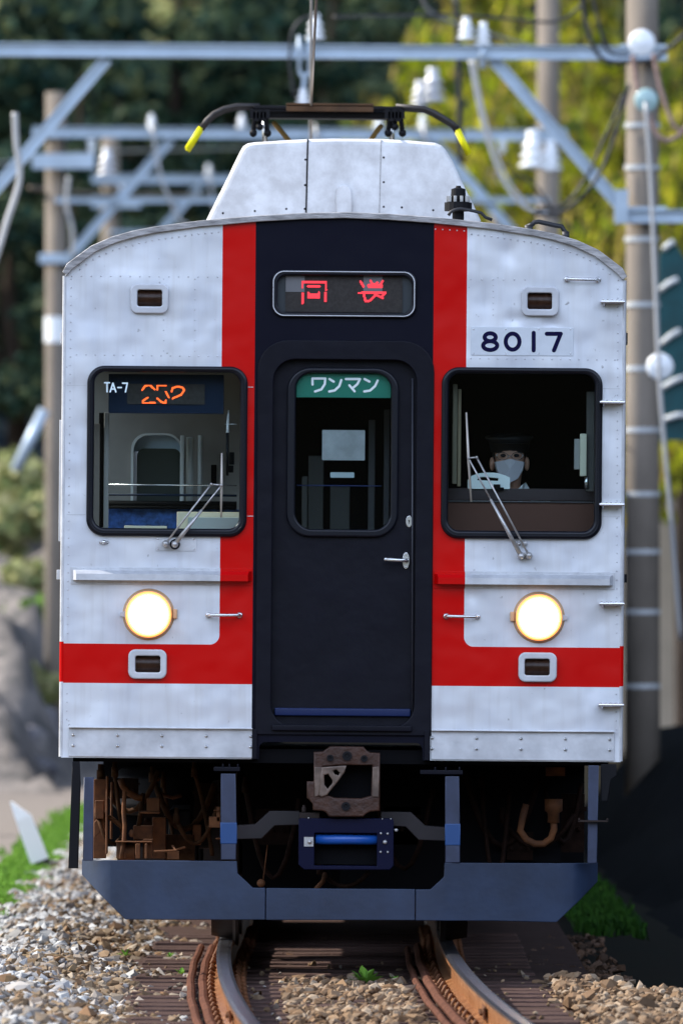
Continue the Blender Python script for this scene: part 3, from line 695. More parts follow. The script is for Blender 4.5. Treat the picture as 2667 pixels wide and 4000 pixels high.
vbox('cream_locker', 692, 945, 1999, 2100, .3, M_CREAM, .2); vbox('locker_lid', 735, 945, 2020, 2100, .27, mat('locker lid', (.40, .42, .38), .5), .025)
vbox('cream_ledge', 486, 652, 2053, 2070, .25, M_CREAM, .05)
# radio aerial by the near-side window
x, z1 = T(890, 1602, .2); _, z0 = T(890, 1858, .2); zm = T(890, 1690, .2)[1]
ra = MB().tube([(x, .2, zm), (x, .2, z0)], .008, 10).build('radio_aerial', M_BLKM, cab, smooth=True)
b = MB(); b.tube([(x, .2, zm), (x, .2, zm + .03), (x + .002, .2, z1 - .03), (x + .004, .2, z1)], [.009, .006, .006, .002], 10); b.box(x - .016, x + .045, .195, .205, T(890, 1658, .2)[1], T(890, 1656, .2)[1]); b.build('aerial_tip', M_PORC, ra, smooth=True)
vbox('radio_set', 896, 915, 1766, 1815, .22, M_BLK, .06); vbox('radio_set', 894, 912, 1818, 1846, .22, M_BLK, .06)
# driver's side
vbox('driver_desk', 1740, 2335, 1958, 2106, .16, M_DESK, .45)
vbox('desk_top_edge', 1740, 2330, 1955, 1966, .15, mat('desk edge', (.05, .045, .05), .4), .02)
vbox('instrument_hood', 1740, 2320, 1906, 1958, .3, mat('hood', (.02, .006, .008), .5), .2)
vbox('window_pillar', 1768, 1783, 1500, 1890, .15, mat('olive pillar', (.14, .12, .075), .6)); vbox('window_pillar', 1788, 1798, 1520, 1900, .17, mat('tan pillar', (.22, .17, .10), .6))
vbox('sun_visor_frame', 2290, 2318, 1530, 1920, .2, mat('grey frame', (.07, .065, .06), .5))
vbox('ivory_box', 2265, 2289, 1694, 1860, .17, M_IVORY, .1); vbox('grey_box', 2242, 2266, 1714, 1834, .2, mat('grey casing', (.26, .26, .25), .5), .1)
vtube('small_lamp_tube', 2290, .012, 1860, 1908, .2, M_STEEL)
# pale fare instrument
fx = lambda X, Y: T(1650 + X * .5102, 1400 + Y * .5102, .3)
fo = [fx(*p) for p in ((345, 1015), (668, 1015), (668, 912), (640, 900), (590, 882), (540, 874), (480, 874), (420, 882), (372, 900), (345, 930))]
fi = plate('instrument_case', fo, [[fx(*p) for p in ((415, 932), (575, 938), (580, 918), (470, 908), (430, 912))]], .3, .42, M_FARE, cab, bevel=.004)
plate('case_slot', rr(fx(410, 0)[0], fx(585, 0)[0], fx(0, 942)[1], fx(0, 900)[1], .004), [], .33, .34, M_BLK, fi)
b = MB(); x0, z1 = fx(542, 964); x1, z0 = fx(620, 1012); b.box(x0, x0 + (x1 - x0) * .65, .27, .3, z0, z1); b.box(x0, x1, .28, .3, z0, z0 + (z1 - z0) * .5); b.build('case_latch', M_BLK, fi)

# ------------------------------------------------------------------ roof equipment
yA = 2.6
def acp(X, Y): return T(650 + X * .829, 350 + Y * .829, yA)
ac_pts = [acp(*p) for p in ((188, 616), (200, 590), (235, 520), (290, 410), (345, 295), (362, 266), (385, 252), (420, 247), (560, 238), (667, 233), (790, 230), (1010, 232), (1150, 240), (1265, 250), (1295, 262), (1315, 282), (1345, 330), (1390, 430), (1440, 530), (1480, 616))]
zr = T(1338, 870)[1]
ac_o = [(x, max(z, zr - .1)) for x, z in ac_pts] + [(ac_pts[-1][0], zr - .2), (ac_pts[0][0], zr - .2)]
ac = plate('air_conditioner_cover', ac_o, [], yA, yA + 3.2, M_FRP, train, bevel=.03)
for p in ac.data.polygons: p.use_smooth = False
for X, w_ in ((666, .004), (1011, .0015)):
    (x0, z1), (x1, z0) = acp(X, 234), acp(X - 8, 580)
    MB().add([(x0 - w_, yA - .003, z1), (x0 + w_, yA - .003, z1), (x1 + w_, yA - .003, z0), (x1 - w_, yA - .003, z0), (x0 - w_, yA + .02, z1), (x0 + w_, yA + .02, z1), (x1 + w_, yA + .02, z0), (x1 - w_, yA + .02, z0)],
        [(0, 3, 2, 1), (4, 5, 6, 7), (0, 1, 5, 4), (2, 3, 7, 6), (0, 4, 7, 3), (1, 2, 6, 5)]).build('panel_seam', M_BLKM if X < 700 else M_RIM, ac)
o_ = [acp(*p) for p in ((798, 600), (798, 500), (803, 470), (818, 453), (835, 448), (858, 455), (870, 475), (874, 510), (876, 600))]
plate('vent_cowl', o_, [], yA - .03, yA, M_FRP, ac, bevel=.008)
b = MB()
for X, Y in ((655, 330), (653, 450), (652, 562), (1023, 320), (1023, 436), (1023, 552), (267, 582), (565, 562), (417, 572), (1108, 555), (1256, 568)): x, z = acp(X, Y); b.ball((x, yA, z), .006, .004, .006, n=6, k=4)
b.build('cover_rivets', M_BLKM, ac)
# radio antenna on the roof edge and its cable
ya = .35; q = lambda X, Y: T(1333 + X * .8508, Y * .8508, ya)
an = empty('roof_antenna', (0, 0, 0), parent=train)
x, z0 = q(535, 1010)
b = MB(); H = lambda Y: q(535, Y)[1]
b.lathe((x, ya, z0 - .04), (0, 0, 1), [(0, .03), (.04, .03), (H(972) - z0 + .04, .03), (H(970) - z0 + .04, .07), (H(930) - z0 + .04, .07), (H(928) - z0 + .04, .042), (H(900) - z0 + .04, .042), (H(899) - z0 + .04, .038), (H(868) - z0 + .04, .036), (H(862) - z0 + .04, .015), (H(853) - z0 + .04, .012)], 18); b.build('antenna_body', M_BLKM, an)
b = MB()
for i in range(10): t = 2 * math.pi * i / 10; b.box(x + .052 * math.cos(t) - .008, x + .052 * math.cos(t) + .008, ya + .052 * math.sin(t) - .008, ya + .052 * math.sin(t) + .008, H(928), H(900))
b.build('antenna_lugs', M_ARM, an, bevel=.002)
b = MB(); pts = [q(*p) for p in ((490, 992), (500, 975), (520, 965), (545, 960), (575, 965), (610, 972), (640, 980), (660, 1000), (690, 1012))]
b.tube([(a, ya - .08, c) for a, c in pts], .008, 8); b.build('antenna_cable', M_CABLE, an, smooth=True)
pts = [q(*p) for p in ((850, 1042), (875, 1030), (885, 1020), (905, 1018), (985, 1036), (1010, 1040), (1025, 1065), (1040, 1075))]
b = MB(); b.tube([(a, ya, c) for a, c in pts], .012, 8); b.box(pts[0][0] - .01, pts[0][0] + .03, ya - .03, ya + .03, pts[0][1] - .03, pts[0][1] + .008); b.box(pts[-1][0] - .03, pts[-1][0] + .005, ya - .03, ya + .03, pts[-1][1] - .03, pts[-1][1] + .012); b.build('roof_handle', M_CABLE, train, smooth=True)

# pantograph
yp = 7.2; u = lambda X, Y: T(650 + X * .829, 350 + Y * .829, yp)
pg = empty('pantograph', (0, 0, 0), parent=train)
M_PAN = mat('panto arm', (.05, .045, .045), .5, .4, var=.4, vscale=10); M_CARB = mat('carbon strip', (.10, .045, .015), .6, .3, var=.4, vscale=8)
for pl in (((165, 178), (190, 145), (225, 112), (270, 90), (330, 76), (440, 76)), ((1372, 188), (1345, 158), (1300, 130), (1255, 105), (1215, 88), (1080, 78))):
    b = MB(); b.tube([(a, yp, c) for a, c in (u(*p) for p in pl)], .015, 10)
    b.tube([(a, yp + .32, c) for a, c in (u(*p) for p in pl)], .015, 10); b.each('bow_horn', M_PAN, pg, smooth=True)
for A_, B_ in (((162, 178), (97, 280)), ((1372, 188), (1425, 298))):
    b = MB()
    for dy in (0, .32):
        (x0, z0), (x1, z1) = u(*A_), u(*B_); b.tube([(x0, yp + dy, z0), (x1, yp + dy, z1)], .0155, 10)
    b.each('yellow_horn_tip', M_YEL, pg, smooth=True)
(x0, z1), (x1, z0) = u(410, 74), u(1110, 132); (xa, za), (xb, zb_) = u(565, 74), u(975, 106)
b = MB(); b.box(x0, x1, yp - .02, yp + .03, z0 + .04, z1); b.box(x0, x1, yp + .30, yp + .35, z0 + .04, z1); b.box(x0 + .04, x1 - .04, yp + .05, yp + .28, z0 - .005, z0 + .035); b.build('bow_frame', M_BLKM, pg, bevel=.006)
b = MB(); b.box(xa, xb, yp - .024, yp - .02, zb_, za - .004); b.box(xa, xb, yp - .03, yp + .36, za, za + .012); b.build('contact_strip', M_CARB, pg, bevel=.002)
b = MB()
for X in (440, 1075):
    for dx_ in (-22, 0, 26): (x0, z0), (x1, z1) = u(X + dx_, 118), u(X + dx_ * 1.4, 205 if dx_ else 175); b.tube([(x0, yp, z0), (x1, yp + .02, z1)], .014, 8); b.ball((x1, yp, z1), .022)
    for q_ in range(5): x0, z0 = u(X - 34 + q_ * 17, 112 + 12 * (q_ % 2)); b.box(x0 - .016, x0 + .016, yp - .03, yp + .05, z0 - .03, z0 + .022)
b.each('spring_box', M_BLKM, pg)
b = MB()
for A_, B_ in (((460, 110), (465, 300)), ((1063, 110), (1062, 300))): (x0, z0), (x1, z1) = u(*A_), u(*B_); b.tube([(x0, yp + .15, z0), (x1, yp + .15, z1)], .015, 8)
b.each('upper_arm', M_STEEL, pg, smooth=True)
b = MB()
for A_, B_ in (((505, 150), (700, 280)), ((1010, 165), (850, 290))): (x0, z0), (x1, z1) = u(*A_), u(*B_); b.tube([(x0, yp + .2, z0), (x1, yp + .6, z1 - .1)], .014, 8)
b.build('diagonal_arm', mat('ochre arm', (.32, .2, .05), .6), pg, smooth=True)
b = MB(); b.box(-.6, .6, yp - .3, yp + 1.4, 3.72, 3.78); 
for xx in (-.5, .5):
    for yy in (-.2, 1.3): b.lathe((xx, yp + yy, 3.62), (0, 0, 1), [(0, .06), (.02, .06), (.04, .03), (.06, .06), (.08, .03), (.11, .03)], 12)
b.tube([(-.5, yp + 1.1, 3.8), (-.42, yp + .15, 4.3)], .02, 8); b.tube([(.5, yp + 1.1, 3.8), (.42, yp + .15, 4.3)], .02, 8)
b.build('pantograph_base', M_PAN, pg)

# ------------------------------------------------------------------ under the front: coupler, skirt, underframe
cq = lambda X, Y: T(950 + X * .5102, 2850 + Y * .5102, -.05)
cp = empty('coupler', (0, 0, 0), parent=train)
face = [cq(*p) for p in ((540, 172), (610, 166), (632, 150), (665, 126), (920, 130), (945, 160), (970, 174), (1045, 178), (1045, 620), (975, 626), (945, 640), (918, 665), (655, 665), (628, 628), (600, 620), (532, 614), (530, 565), (500, 530), (487, 522), (487, 395), (540, 395))]
hole = [cq(*p) for p in ((640, 500), (585, 500), (612, 280), (780, 270), (985, 270), (978, 505), (900, 525), (700, 520))]
plate('coupler_head', face, [hole], -.14, -.02, M_COUP, cp, bevel=.008)
gd = [cq(*p) for p in ((575, 500), (600, 285), (790, 272), (775, 325), (725, 395), (640, 500), (600, 515))]
gh = [[cq(*p) for p in ((620, 345), (650, 338), (682, 385), (680, 410), (645, 452), (622, 420))], [cq(*p) for p in ((688, 312), (712, 305), (738, 328), (728, 348), (700, 340))]]
plate('coupler_knuckle', gd, gh, -.155, -.05, M_COUPL, cp, bevel=.006)
p_ = [cq(*p) for p in ((545, 285), (600, 285), (585, 500), (545, 515))]; plate('worn_cheek', p_, [], -.148, -.13, M_COUPL, cp, bevel=.004)
p_ = [cq(*p) for p in ((990, 285), (1038, 280), (1038, 515), (985, 512))]; plate('worn_cheek', p_, [], -.148, -.13, M_COUPL, cp, bevel=.004)
b = MB()
for X, Y, r_ in ((665, 215, .017), (925, 220, .017), (795, 200, .024), (785, 585, .022)): x, z = cq(X, Y); b.lathe((x, -.14, z), (0, -1, 0), [(0, r_), (.012, r_), (.012, r_ * .55), (.004, r_ * .5)], 18)
b.each('coupler_bolt', M_BLKM, cp)
(x0, z1), (x1, z0) = cq(600, 250), cq(1000, 560); MB().box(x0, x1, -.02, .8, z0, z1).build('draft_gear', M_BLK, cp)
# junction box
jb = plate('junction_box', [cq(*p) for p in ((425, 690), (435, 678), (1140, 680), (1150, 700), (1150, 1040), (1120, 1072), (465, 1070), (422, 1030))], [rr(cq(552, 0)[0], cq(1030, 0)[0], cq(0, 1035)[1], cq(0, 785)[1], .004)], -.1, .05, M_NBOX, cp, bevel=.004)
jb.name = 'junction_box'; (x0, z1), (x1, z0) = cq(552, 785), cq(1030, 1035); MB().box(x0 - .01, x1 + .01, .0, .01, z0, z1).build('box_recess', M_BLK, cp)
(x0, zc_), (x1, _) = cq(554, 838), cq(1026, 838); MB().tube([(x0, -.06, zc_), (x1, -.06, zc_)], .026, 24).build('blue_cylinder', M_BCYL, cp, smooth=True)
b = MB(); (x0, z1), (x1, z0) = cq(466, 820), cq(537, 893); b.box(x0, x1, -.106, -.1, z0, z1); b.ball(((x0 + x1) / 2 + .004, -.108, (z0 + z1) / 2), .012)
for X, Y, r_ in ((1052, 793, .006), (1104, 795, .006), (1083, 860, .011), (1050, 935, .006), (1105, 936, .006), (500, 675, .004), (1063, 682, .004), (1128, 682, .004), (1170, 768, .009)): x, z = cq(X, Y); b.ball((x, -.102, z), r_)
b.each('box_fitting', M_ARM, cp)
b = MB(); (x0, z1), (x1, z0) = cq(430, 635), cq(585, 680); b.box(x0, x1, -.08, 0, z0, z1); x, z = cq(465, 600); b.lathe((x, -.05, z - .02), (0, 0, 1), [(0, .012), (.02, .012), (.025, .008), (.035, .008)], 10); b.build('box_bracket', M_DRUST, cp, bevel=.004)
# underframe arms behind
arm = [cq(*p) for p in ((-70, 740), (90, 730), (200, 628), (430, 628), (430, 735), (240, 740), (140, 840), (-70, 845))]
plate('cross_arm', arm, [], .1, .25, M_ARMS, train, bevel=.004)
plate('cross_arm', [(-x + .0, z) for x, z in arm], [], .1, .25, M_ARMS, train, bevel=.004)
# skirt, folded back towards its ends
def fold(x):
    a = abs(x); y = -.10
    if a > .47: y += (a - .47) * .16
    if a > 1.15: y += (a - 1.15) * .55 + max(0, a - 1.22) * 1.1
    return y
def skirt(cols, mirror=False):
    b = MB(); vs = []
    for px, yt, yb in cols:
        (x, z1), (_, z0) = T(px, yt), T(px, yb); y = fold(x)
        vs += [(x, y, z1), (x, y, z0), (x, y + .022, z1), (x, y + .022, z0)]
    n = len(cols); fs = []
    for i in range(n - 1):
        a = 4 * i; c = a + 4; fs += [(a, c, c + 1, a + 1), (a + 2, a + 3, c + 3, c + 2), (a, a + 2, c + 2, c), (a + 1, c + 1, c + 3, a + 3)]
    fs += [(0, 1, 3, 2), (4 * n - 4, 4 * n - 2, 4 * n - 1, 4 * n - 3)]
    return b.add(vs, fs).build('skirt_panel', M_SKIRT, sk, bevel=.004)
sk = empty('skirt', (0, 0, 0), parent=train)
skirt([(318, 3359, 3420), (346, 3359, 3448), (376, 3359, 3478), (406, 3359, 3508), (436, 3360, 3537), (493, 3360, 3592), (735, 3361, 3592), (926, 3362, 3591), (929, 3410, 3591), (989, 3466, 3591), (1037, 3466, 3591)])
skirt([(1040, 3467, 3592), (1330, 3469, 3592), (1620, 3471, 3593)])
skirt([(1623, 3472, 3594), (1680, 3472, 3594), (1732, 3424, 3595), (1735, 3368, 3595), (1925, 3370, 3596), (2174, 3372, 3603), (2232, 3372, 3548), (2262, 3372, 3520), (2292, 3373, 3490), (2336, 3373, 3447)])
def upost(name, pts4, m, y0, y1, par=sk): plate(name, [T(*p, y0) for p in pts4], [], y0, y1, m, par, bevel=.004)
upost('skirt_post', ((863, 3022), (920, 3022), (924, 3212), (922, 3358), (863, 3358)), M_POST, -.09, -.03)
upost('blue_sleeve', ((861, 3213), (925, 3213), (926, 3296), (861, 3296)), M_POSTB, -.094, -.03)
upost('skirt_post', ((1738, 3032), (1792, 3032), (1795, 3200), (1796, 3370), (1738, 3370)), M_POST, -.09, -.03)
upost('blue_sleeve', ((1737, 3218), (1797, 3218), (1797, 3302), (1737, 3302)), M_POSTB, -.094, -.03)
upost('skirt_post', ((329, 3036), (367, 3036), (365, 3362), (325, 3362)), M_POST, -.02, .03)
upost('skirt_post', ((2297, 2990), (2337, 2990), (2330, 3372), (2292, 3372)), M_POST, -.02, .03)
upost('hanging_bar', ((284, 2975), (312, 2975), (316, 3060), (306, 3392), (268, 3392), (281, 3040)), M_BLKM, 0, .05)
upost('hanging_bar', ((2345, 2985), (2405, 2985), (2408, 3030), (2385, 3045), (2372, 3130), (2345, 3130)), M_BLKM, 0, .05)
b = MB(); (x0, z0), (x1, _) = T(2256, 3206), T(2372, 3206); b.box(x0, x1, -.06, 0, z0 - .004, z0 + .004); b.box(x0, x0 + .008, -.06, -.05, z0, z0 + .015); b.box(x1 - .008, x1, -.06, -.05, z0, z0 + .015); b.build('foot_step', M_DRUST, train)
for xs, yy in (((836, 938), 3000), ((1640, 1806), 3012)):
    b = MB(); (x0, z0), (x1, _) = T(xs[0], yy), T(xs[1], yy); b.box(x0, x1, -.10, .05, z0 - .014, z0 + .006)
    for t in (.35, .6, .92): X = x0 + (x1 - x0) * t; b.tube([(X, -.08, z0), (X, -.08, z0 + .022)], .005, 8)
    b.build('post_bracket', M_NAVY, sk, bevel=.003)
# underframe body
uf = empty('underframe', (0, 0, 0), parent=train)
b = MB(); b.box(-1.34, 1.34, .06, CARL, zbot - .02, zbot + .05); b.box(-1.25, 1.25, 3.2, 3.3, .45, zbot); b.box(-.5, 1.25, 1.5, 1.6, .25, zbot); b.box(.0, 1.12, .9, .96, .28, zbot); b.build('floor_frame', M_BLK, uf)  # floor plus black sheets that stand in for shade beneath the car
b = MB(); b.box(-1.2, -.2, 6.2, 11.5, .3, zbot - .03); b.box(.25, 1.2, 5.8, 12.5, .28, zbot - .03); b.each('equipment_box', M_DRUST, uf, bevel=.02)
bg_ = empty('bogie', (0, 0, 0), parent=train)
b = MB()
for sx in (-1, 1):
    b.box(sx * .82 - .06, sx * .82 + .06, 1.6, 4.6, .5, .68); b.box(sx * .82 - .09, sx * .82 + .09, 1.85, 2.2, .32, .62); b.box(sx * .82 - .09, sx * .82 + .09, 3.9, 4.25, .32, .62)
    b.lathe((sx * .95, 3.1, .62), (0, 0, 1), [(0, .2), (.05, .25), (.2, .25), (.25, .2)], 16)
b.box(-.9, .9, 2.9, 3.3, .45, .62); b.build('bogie_frame', M_BLKM, bg_, bevel=.015)
for yy in (2.05, 4.1):
    for sx in (-1, 1): MB().lathe((sx * .60, yy, .42), (-sx, 0, 0), [(-.06, .2), (-.06, .40), (.05, .42), (.065, .45), (.08, .45), (.08, .2), (.085, .1)], 40).build('wheel', M_DRUST, bg_, smooth=False)
    MB().tube([(-.6, yy, .42), (.6, yy, .42)], .08, 16).build('axle', M_DRUST, bg_, smooth=True)
# brown equipment seen beneath the near side
e = lambda X, Y, yy=.8: T(200 + X * .574, 2900 + Y * .574, yy)
def eb(b, X0, X1, Y0, Y1, yy, d): (x0, z1), (x1, z0) = e(X0, Y0, yy), e(X1, Y1, yy); b.box(x0, x1, yy, yy + d, z0, z1)
b = MB()
eb(b, 292, 375, 250, 790, 1.0, .05); eb(b, 375, 385, 230, 760, .7, .1); eb(b, 405, 418, 270, 660, .9, .04); eb(b, 690, 780, 510, 790, 1.1, .1)
b.add([(*[e(292, 560)[0]], .8, e(0, 540)[1]), (e(370, 470)[0], .8, e(0, 470)[1]), (e(370, 570)[0], .8, e(0, 575)[1]), (e(292, 650)[0], .8, e(0, 650)[1]), (e(292, 560)[0], .86, e(0, 540)[1]), (e(370, 470)[0], .86, e(0, 470)[1]), (e(370, 570)[0], .86, e(0, 575)[1]), (e(292, 650)[0], .86, e(0, 650)[1])], [(0, 1, 2, 3), (7, 6, 5, 4), (0, 4, 5, 1), (2, 6, 7, 3), (0, 3, 7, 4), (1, 5, 6, 2)])
eb(b, 300, 360, 395, 520, .75, .04); b.each('side_bracket_frame', M_RUST, uf, bevel=.004)
b = MB(); eb(b, 652, 738, 378, 470, .8, .15); eb(b, 602, 740, 470, 486, .75, .22); b.build('valve_box', M_RUST, uf, bevel=.004)
b = MB(); b.lathe(tuple([e(520, 740)[0], .75, e(520, 740)[1]]), (1, 0, 0), [(-.05, .03), (-.05, .045), (.04, .045), (.04, .03)], 20); eb(b, 445, 510, 670, 790, .7, .15); eb(b, 575, 605, 690, 790, .6, .12); eb(b, 625, 690, 660, 790, .7, .12); eb(b, 560, 690, 568, 660, .95, .1); eb(b, 640, 655, 690, 790, .58, .1)
b.ball((e(552, 612)[0], .7, e(0, 612)[1]), .014, .014, .02); eb(b, 440, 690, 672, 682, .62, .2); b.each('brake_cylinder', M_RUST, uf, bevel=.003)
b = MB(); eb(b, 790, 870, 740, 795, .6, .1); b.tube([(*[e(705, 730)[0]], .55, e(0, 730)[1]), (e(860, 722)[0], .55, e(0, 722)[1])], .006, 8); b.tube([(e(830, 690)[0], .62, e(0, 690)[1]), (e(850, 720)[0], .6, e(0, 720)[1]), (e(915, 700)[0], .62, e(0, 700)[1])], .006, 8); b.build('brake_cock', M_RUST, uf)
b = MB()
b.tube([(e(X, Y)[0], .68, e(X, Y)[1]) for X, Y in ((505, 330), (500, 400), (497, 470), (505, 560), (500, 660), (480, 790))], .011, 8)
b.tube([(e(X, Y)[0], .85, e(X, Y)[1]) for X, Y in ((470, 250), (490, 300), (530, 345), (580, 375), (620, 380))], .017, 8)
b.tube([(e(X, Y)[0], .8, e(X, Y)[1]) for X, Y in ((385, 505), (430, 530), (490, 580))], .012, 8)
b.tube([(e(X, Y)[0], 1.2, e(X, Y)[1]) for X, Y in ((730, 250), (695, 280), (710, 330), (760, 370), (820, 385), (880, 370))], .010, 8)
b.each('air_hose', M_RUST, uf, smooth=True)
b = MB(); eb(b, 1075, 1150, 505, 580, .5, .1); eb(b, 1125, 1150, 440, 540, .5, .1); eb(b, 1105, 1150, 458, 466, .48, .03); eb(b, 1120, 1155, 650, 660, .48, .03); eb(b, 965, 1020, 560, 700, 1.2, .1); b.each('pipe_bracket', M_RUST, uf, bevel=.003)
g6 = lambda X, Y: T(1600 + X * .574, 2900 + Y * .574, .6)
b = MB(); b.tube([(*[g6(X, Y)[0]], .6, g6(X, Y)[1]) for X, Y in ((790, 420), (765, 520), (750, 600), (790, 660), (850, 690), (910, 690), (960, 650), (980, 590), (975, 500))], .018, 10); x, z = g6(975, 520); b.lathe((x, .6, z - .02), (0, 0, 1), [(0, .03), (.05, .03), (.06, .045), (.12, .045)], 12); b.build('far_side_hose', M_RUST, uf, smooth=True)
b = MB(); x0, z1 = g6(925, 170); x1, z0 = g6(1055, 230); b.box(x0, x1, .6, .7, z0, z1); b.build('terminal_box', M_RUST, uf)
b = MB(); cx, cz = T(1020, 3450, .3); b.ball((cx, .3, cz), .021, .02, .021); b.tube([(cx + .01, .3, cz + .01), (T(1045, 3300, .3)[0], .3, T(1045, 3300, .3)[1])], .003, 6); b.tube([(T(1235, 3460, .2)[0], .2, T(0, 3462, .2)[1]), (T(1260, 3440, .2)[0], .25, T(0, 3435, .2)[1]), (T(1270, 3400, .2)[0], .3, T(0, 3405, .2)[1])], .012, 8); b.each('hanging_plug', M_RUST, uf, smooth=True)
rg = random.Random(5)
def hose(xa, ya, xb, yb, sag, d, r_, m, name='brake_hose'):
    P = []
    for i in range(9):
        t = i / 8; px = xa + (xb - xa) * t; py = ya + (yb - ya) * t + sag * 4 * t * (1 - t); x, z = T(px, py, d); P.append((x, d + .05 * math.sin(t * 6 + xa), z))
    b = MB(); b.tube(P, r_, 8); b.lathe(P[0], (0, 0, 1), [(-.02, r_ * 1.5), (.03, r_ * 1.5), (.03, r_ * 1.1), (.06, r_ * 1.1)], 8); b.build(name, m, uf, smooth=True)
M_HOSE = mat('dusty hose', (.07, .032, .014), .8, 0, var=.5, vscale=20, spec=.1); M_HOSE_SHADE = mat('hose in painted shade', (.018, .008, .005), .8, 0, var=.5, vscale=20, spec=.1)  # second hose colour is the first with shade put into it
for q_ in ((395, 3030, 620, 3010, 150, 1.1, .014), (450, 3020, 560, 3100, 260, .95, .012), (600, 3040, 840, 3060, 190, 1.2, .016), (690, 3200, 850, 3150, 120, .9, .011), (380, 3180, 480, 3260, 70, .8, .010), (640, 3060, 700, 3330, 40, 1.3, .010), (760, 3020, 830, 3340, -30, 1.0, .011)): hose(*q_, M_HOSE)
for q_ in ((1820, 3040, 2100, 3050, 260, .8, .016), (1880, 3060, 1990, 3080, 380, .7, .012), (2120, 3040, 2270, 3060, 240, .9, .014), (1960, 3200, 2240, 3180, 120, .8, .013), (960, 3080, 1170, 3120, 330, .7, .013), (1470, 3110, 1690, 3080, 300, .7, .013), (1250, 3400, 1440, 3405, 60, .5, .012)): hose(*q_, M_HOSE_SHADE)
for (xa, xb, ya, yb, d, m) in ((430, 540, 3040, 3120, 1.4, M_HOSE_SHADE), (560, 640, 3130, 3250, 1.5, M_HOSE_SHADE), (760, 850, 3060, 3200, 1.4, M_HOSE_SHADE), (640, 760, 3260, 3370, 1.2, M_HOSE), (1860, 1960, 3080, 3170, 1.0, M_HOSE_SHADE), (2160, 2280, 3100, 3330, 1.0, M_HOSE_SHADE), (1980, 2080, 3250, 3360, .85, M_HOSE_SHADE), (1500, 1640, 3150, 3300, .9, M_HOSE_SHADE), (1000, 1130, 3160, 3300, .9, M_HOSE_SHADE)):
    (x0, z1), (x1, z0) = T(xa, ya, d), T(xb, yb, d); b = MB(); b.box(x0, x1, d, d + .12, z0, z1); b.box(x0 - .01, x1 + .01, d - .01, d, z0 + (z1 - z0) * .7, z0 + (z1 - z0) * .78)
    for k_ in range(3): b.lathe((x0 + (x1 - x0) * (k_ + .5) / 3, d, z0 + (z1 - z0) * .4), (0, -1, 0), [(0, .012), (.012, .012), (.015, .006)], 8)
    b.build('control_box', m, uf)
# second car behind
t2 = MB(); n = len(top)
ring = [(-HWD, zbot)] + roofp + [(HWD, zbot)]
vs = [(x, yy, z) for yy in (20.0, 60.0) for x, z in ring]; n = len(ring)
t2.add(vs, [tuple(range(n)), tuple(range(2 * n - 1, n - 1, -1))] + [(i, (i + 1) % n, n + (i + 1) % n, n + i) for i in range(n)])
t2.box(-1.1, 1.1, 21, 59, .3, zbot); t2.build('trailing_car', M_SIL, train)

# ------------------------------------------------------------------ the driver
hx, hz_ = T(2005, 1800, .7); hx += RX; yh = .75
person = empty('person', (hx, yh, 1.12), 'driver with grey face mask, glasses and dark peaked cap behind the cab window', 'person')
person.scale = (1.1, 1.1, 1.1); person.location.z = hz_ - (hz_ - 1.12) * 1.1
oz = hz_ - 1.12                                       # head centre height above the cab floor
def skin(name, J, E, m, parent, sub=2):
    me = bpy.data.meshes.new(name); me.from_pydata([j[0] for j in J], E, []); o = link(name, me, m, parent)
    sk_ = o.modifiers.new('skin', 'SKIN')
    for i, j in enumerate(J): me.skin_vertices[0].data[i].radius = (j[1], j[2] if len(j) > 2 else j[1])
    me.skin_vertices[0].data[0].use_root = True
    ss = o.modifiers.new('sub', 'SUBSURF'); ss.levels = sub; ss.render_levels = sub
    return o
J = [((0, .18, oz - .78), .14, .12), ((0, .14, oz - .60), .13, .11), ((0, .10, oz - .40), .15, .11), ((0, .06, oz - .24), .13, .09), ((0, .04, oz - .17), .052, .052), ((0, .02, oz - .10), .055, .060), ((0, -.005, oz - .05), .066, .078), ((0, 0, oz + .03), .078, .092), ((0, .01, oz + .09), .060, .072),
     ((-.17, .07, oz - .24), .055), ((-.23, -.02, oz - .48), .043), ((-.17, -.26, oz - .54), .034), ((-.12, -.36, oz - .53), .03),
     ((.17, .07, oz - .24), .055), ((.23, -.02, oz - .48), .043), ((.17, -.26, oz - .54), .034), ((.12, -.36, oz - .53), .03),
     ((-.10, .1, oz - .84), .085), ((-.13, -.30, oz - .80), .065), ((-.13, -.30, oz - 1.15), .045), ((-.13, -.40, oz - 1.2), .04),
     ((.10, .1, oz - .84), .085), ((.13, -.30, oz - .80), .065), ((.13, -.30, oz - 1.15), .045), ((.13, -.40, oz - 1.2), .04)]
E = [(0, 1), (1, 2), (2, 3), (3, 4), (4, 5), (5, 6), (6, 7), (7, 8), (3, 9), (9, 10), (10, 11), (11, 12), (3, 13), (13, 14), (14, 15), (15, 16), (0, 17), (17, 18), (18, 19), (19, 20), (0, 21), (21, 22), (22, 23), (23, 24)]
body = skin('body', J, E, M_SKIN, person)
J2 = [(J[i][0], *(r + .008 for r in J[i][1:])) for i in (0, 1, 2, 3, 9, 10, 11, 13, 14, 15)]
J2.insert(4, ((0, .045, oz - .185), .06, .06))
skin('shirt', J2, [(0, 1), (1, 2), (2, 3), (3, 4), (3, 5), (5, 6), (6, 7), (3, 8), (8, 9), (9, 10)], M_SHIRT, person)
b = MB()
b.ball((-.080, .0, oz - .02), .012, .02, .032); b.ball((.080, .0, oz - .02), .012, .02, .032); b.ball((0, -.092, oz - .012), .013, .018, .022); b.build('ears_and_nose', M_SKIN, body, smooth=True)
b = MB()
for sx in (-1, 1): b.ball((sx * .031, -.081, oz + .018), .013, .008, .008)
b.each('eye', M_UNI, body, smooth=True)
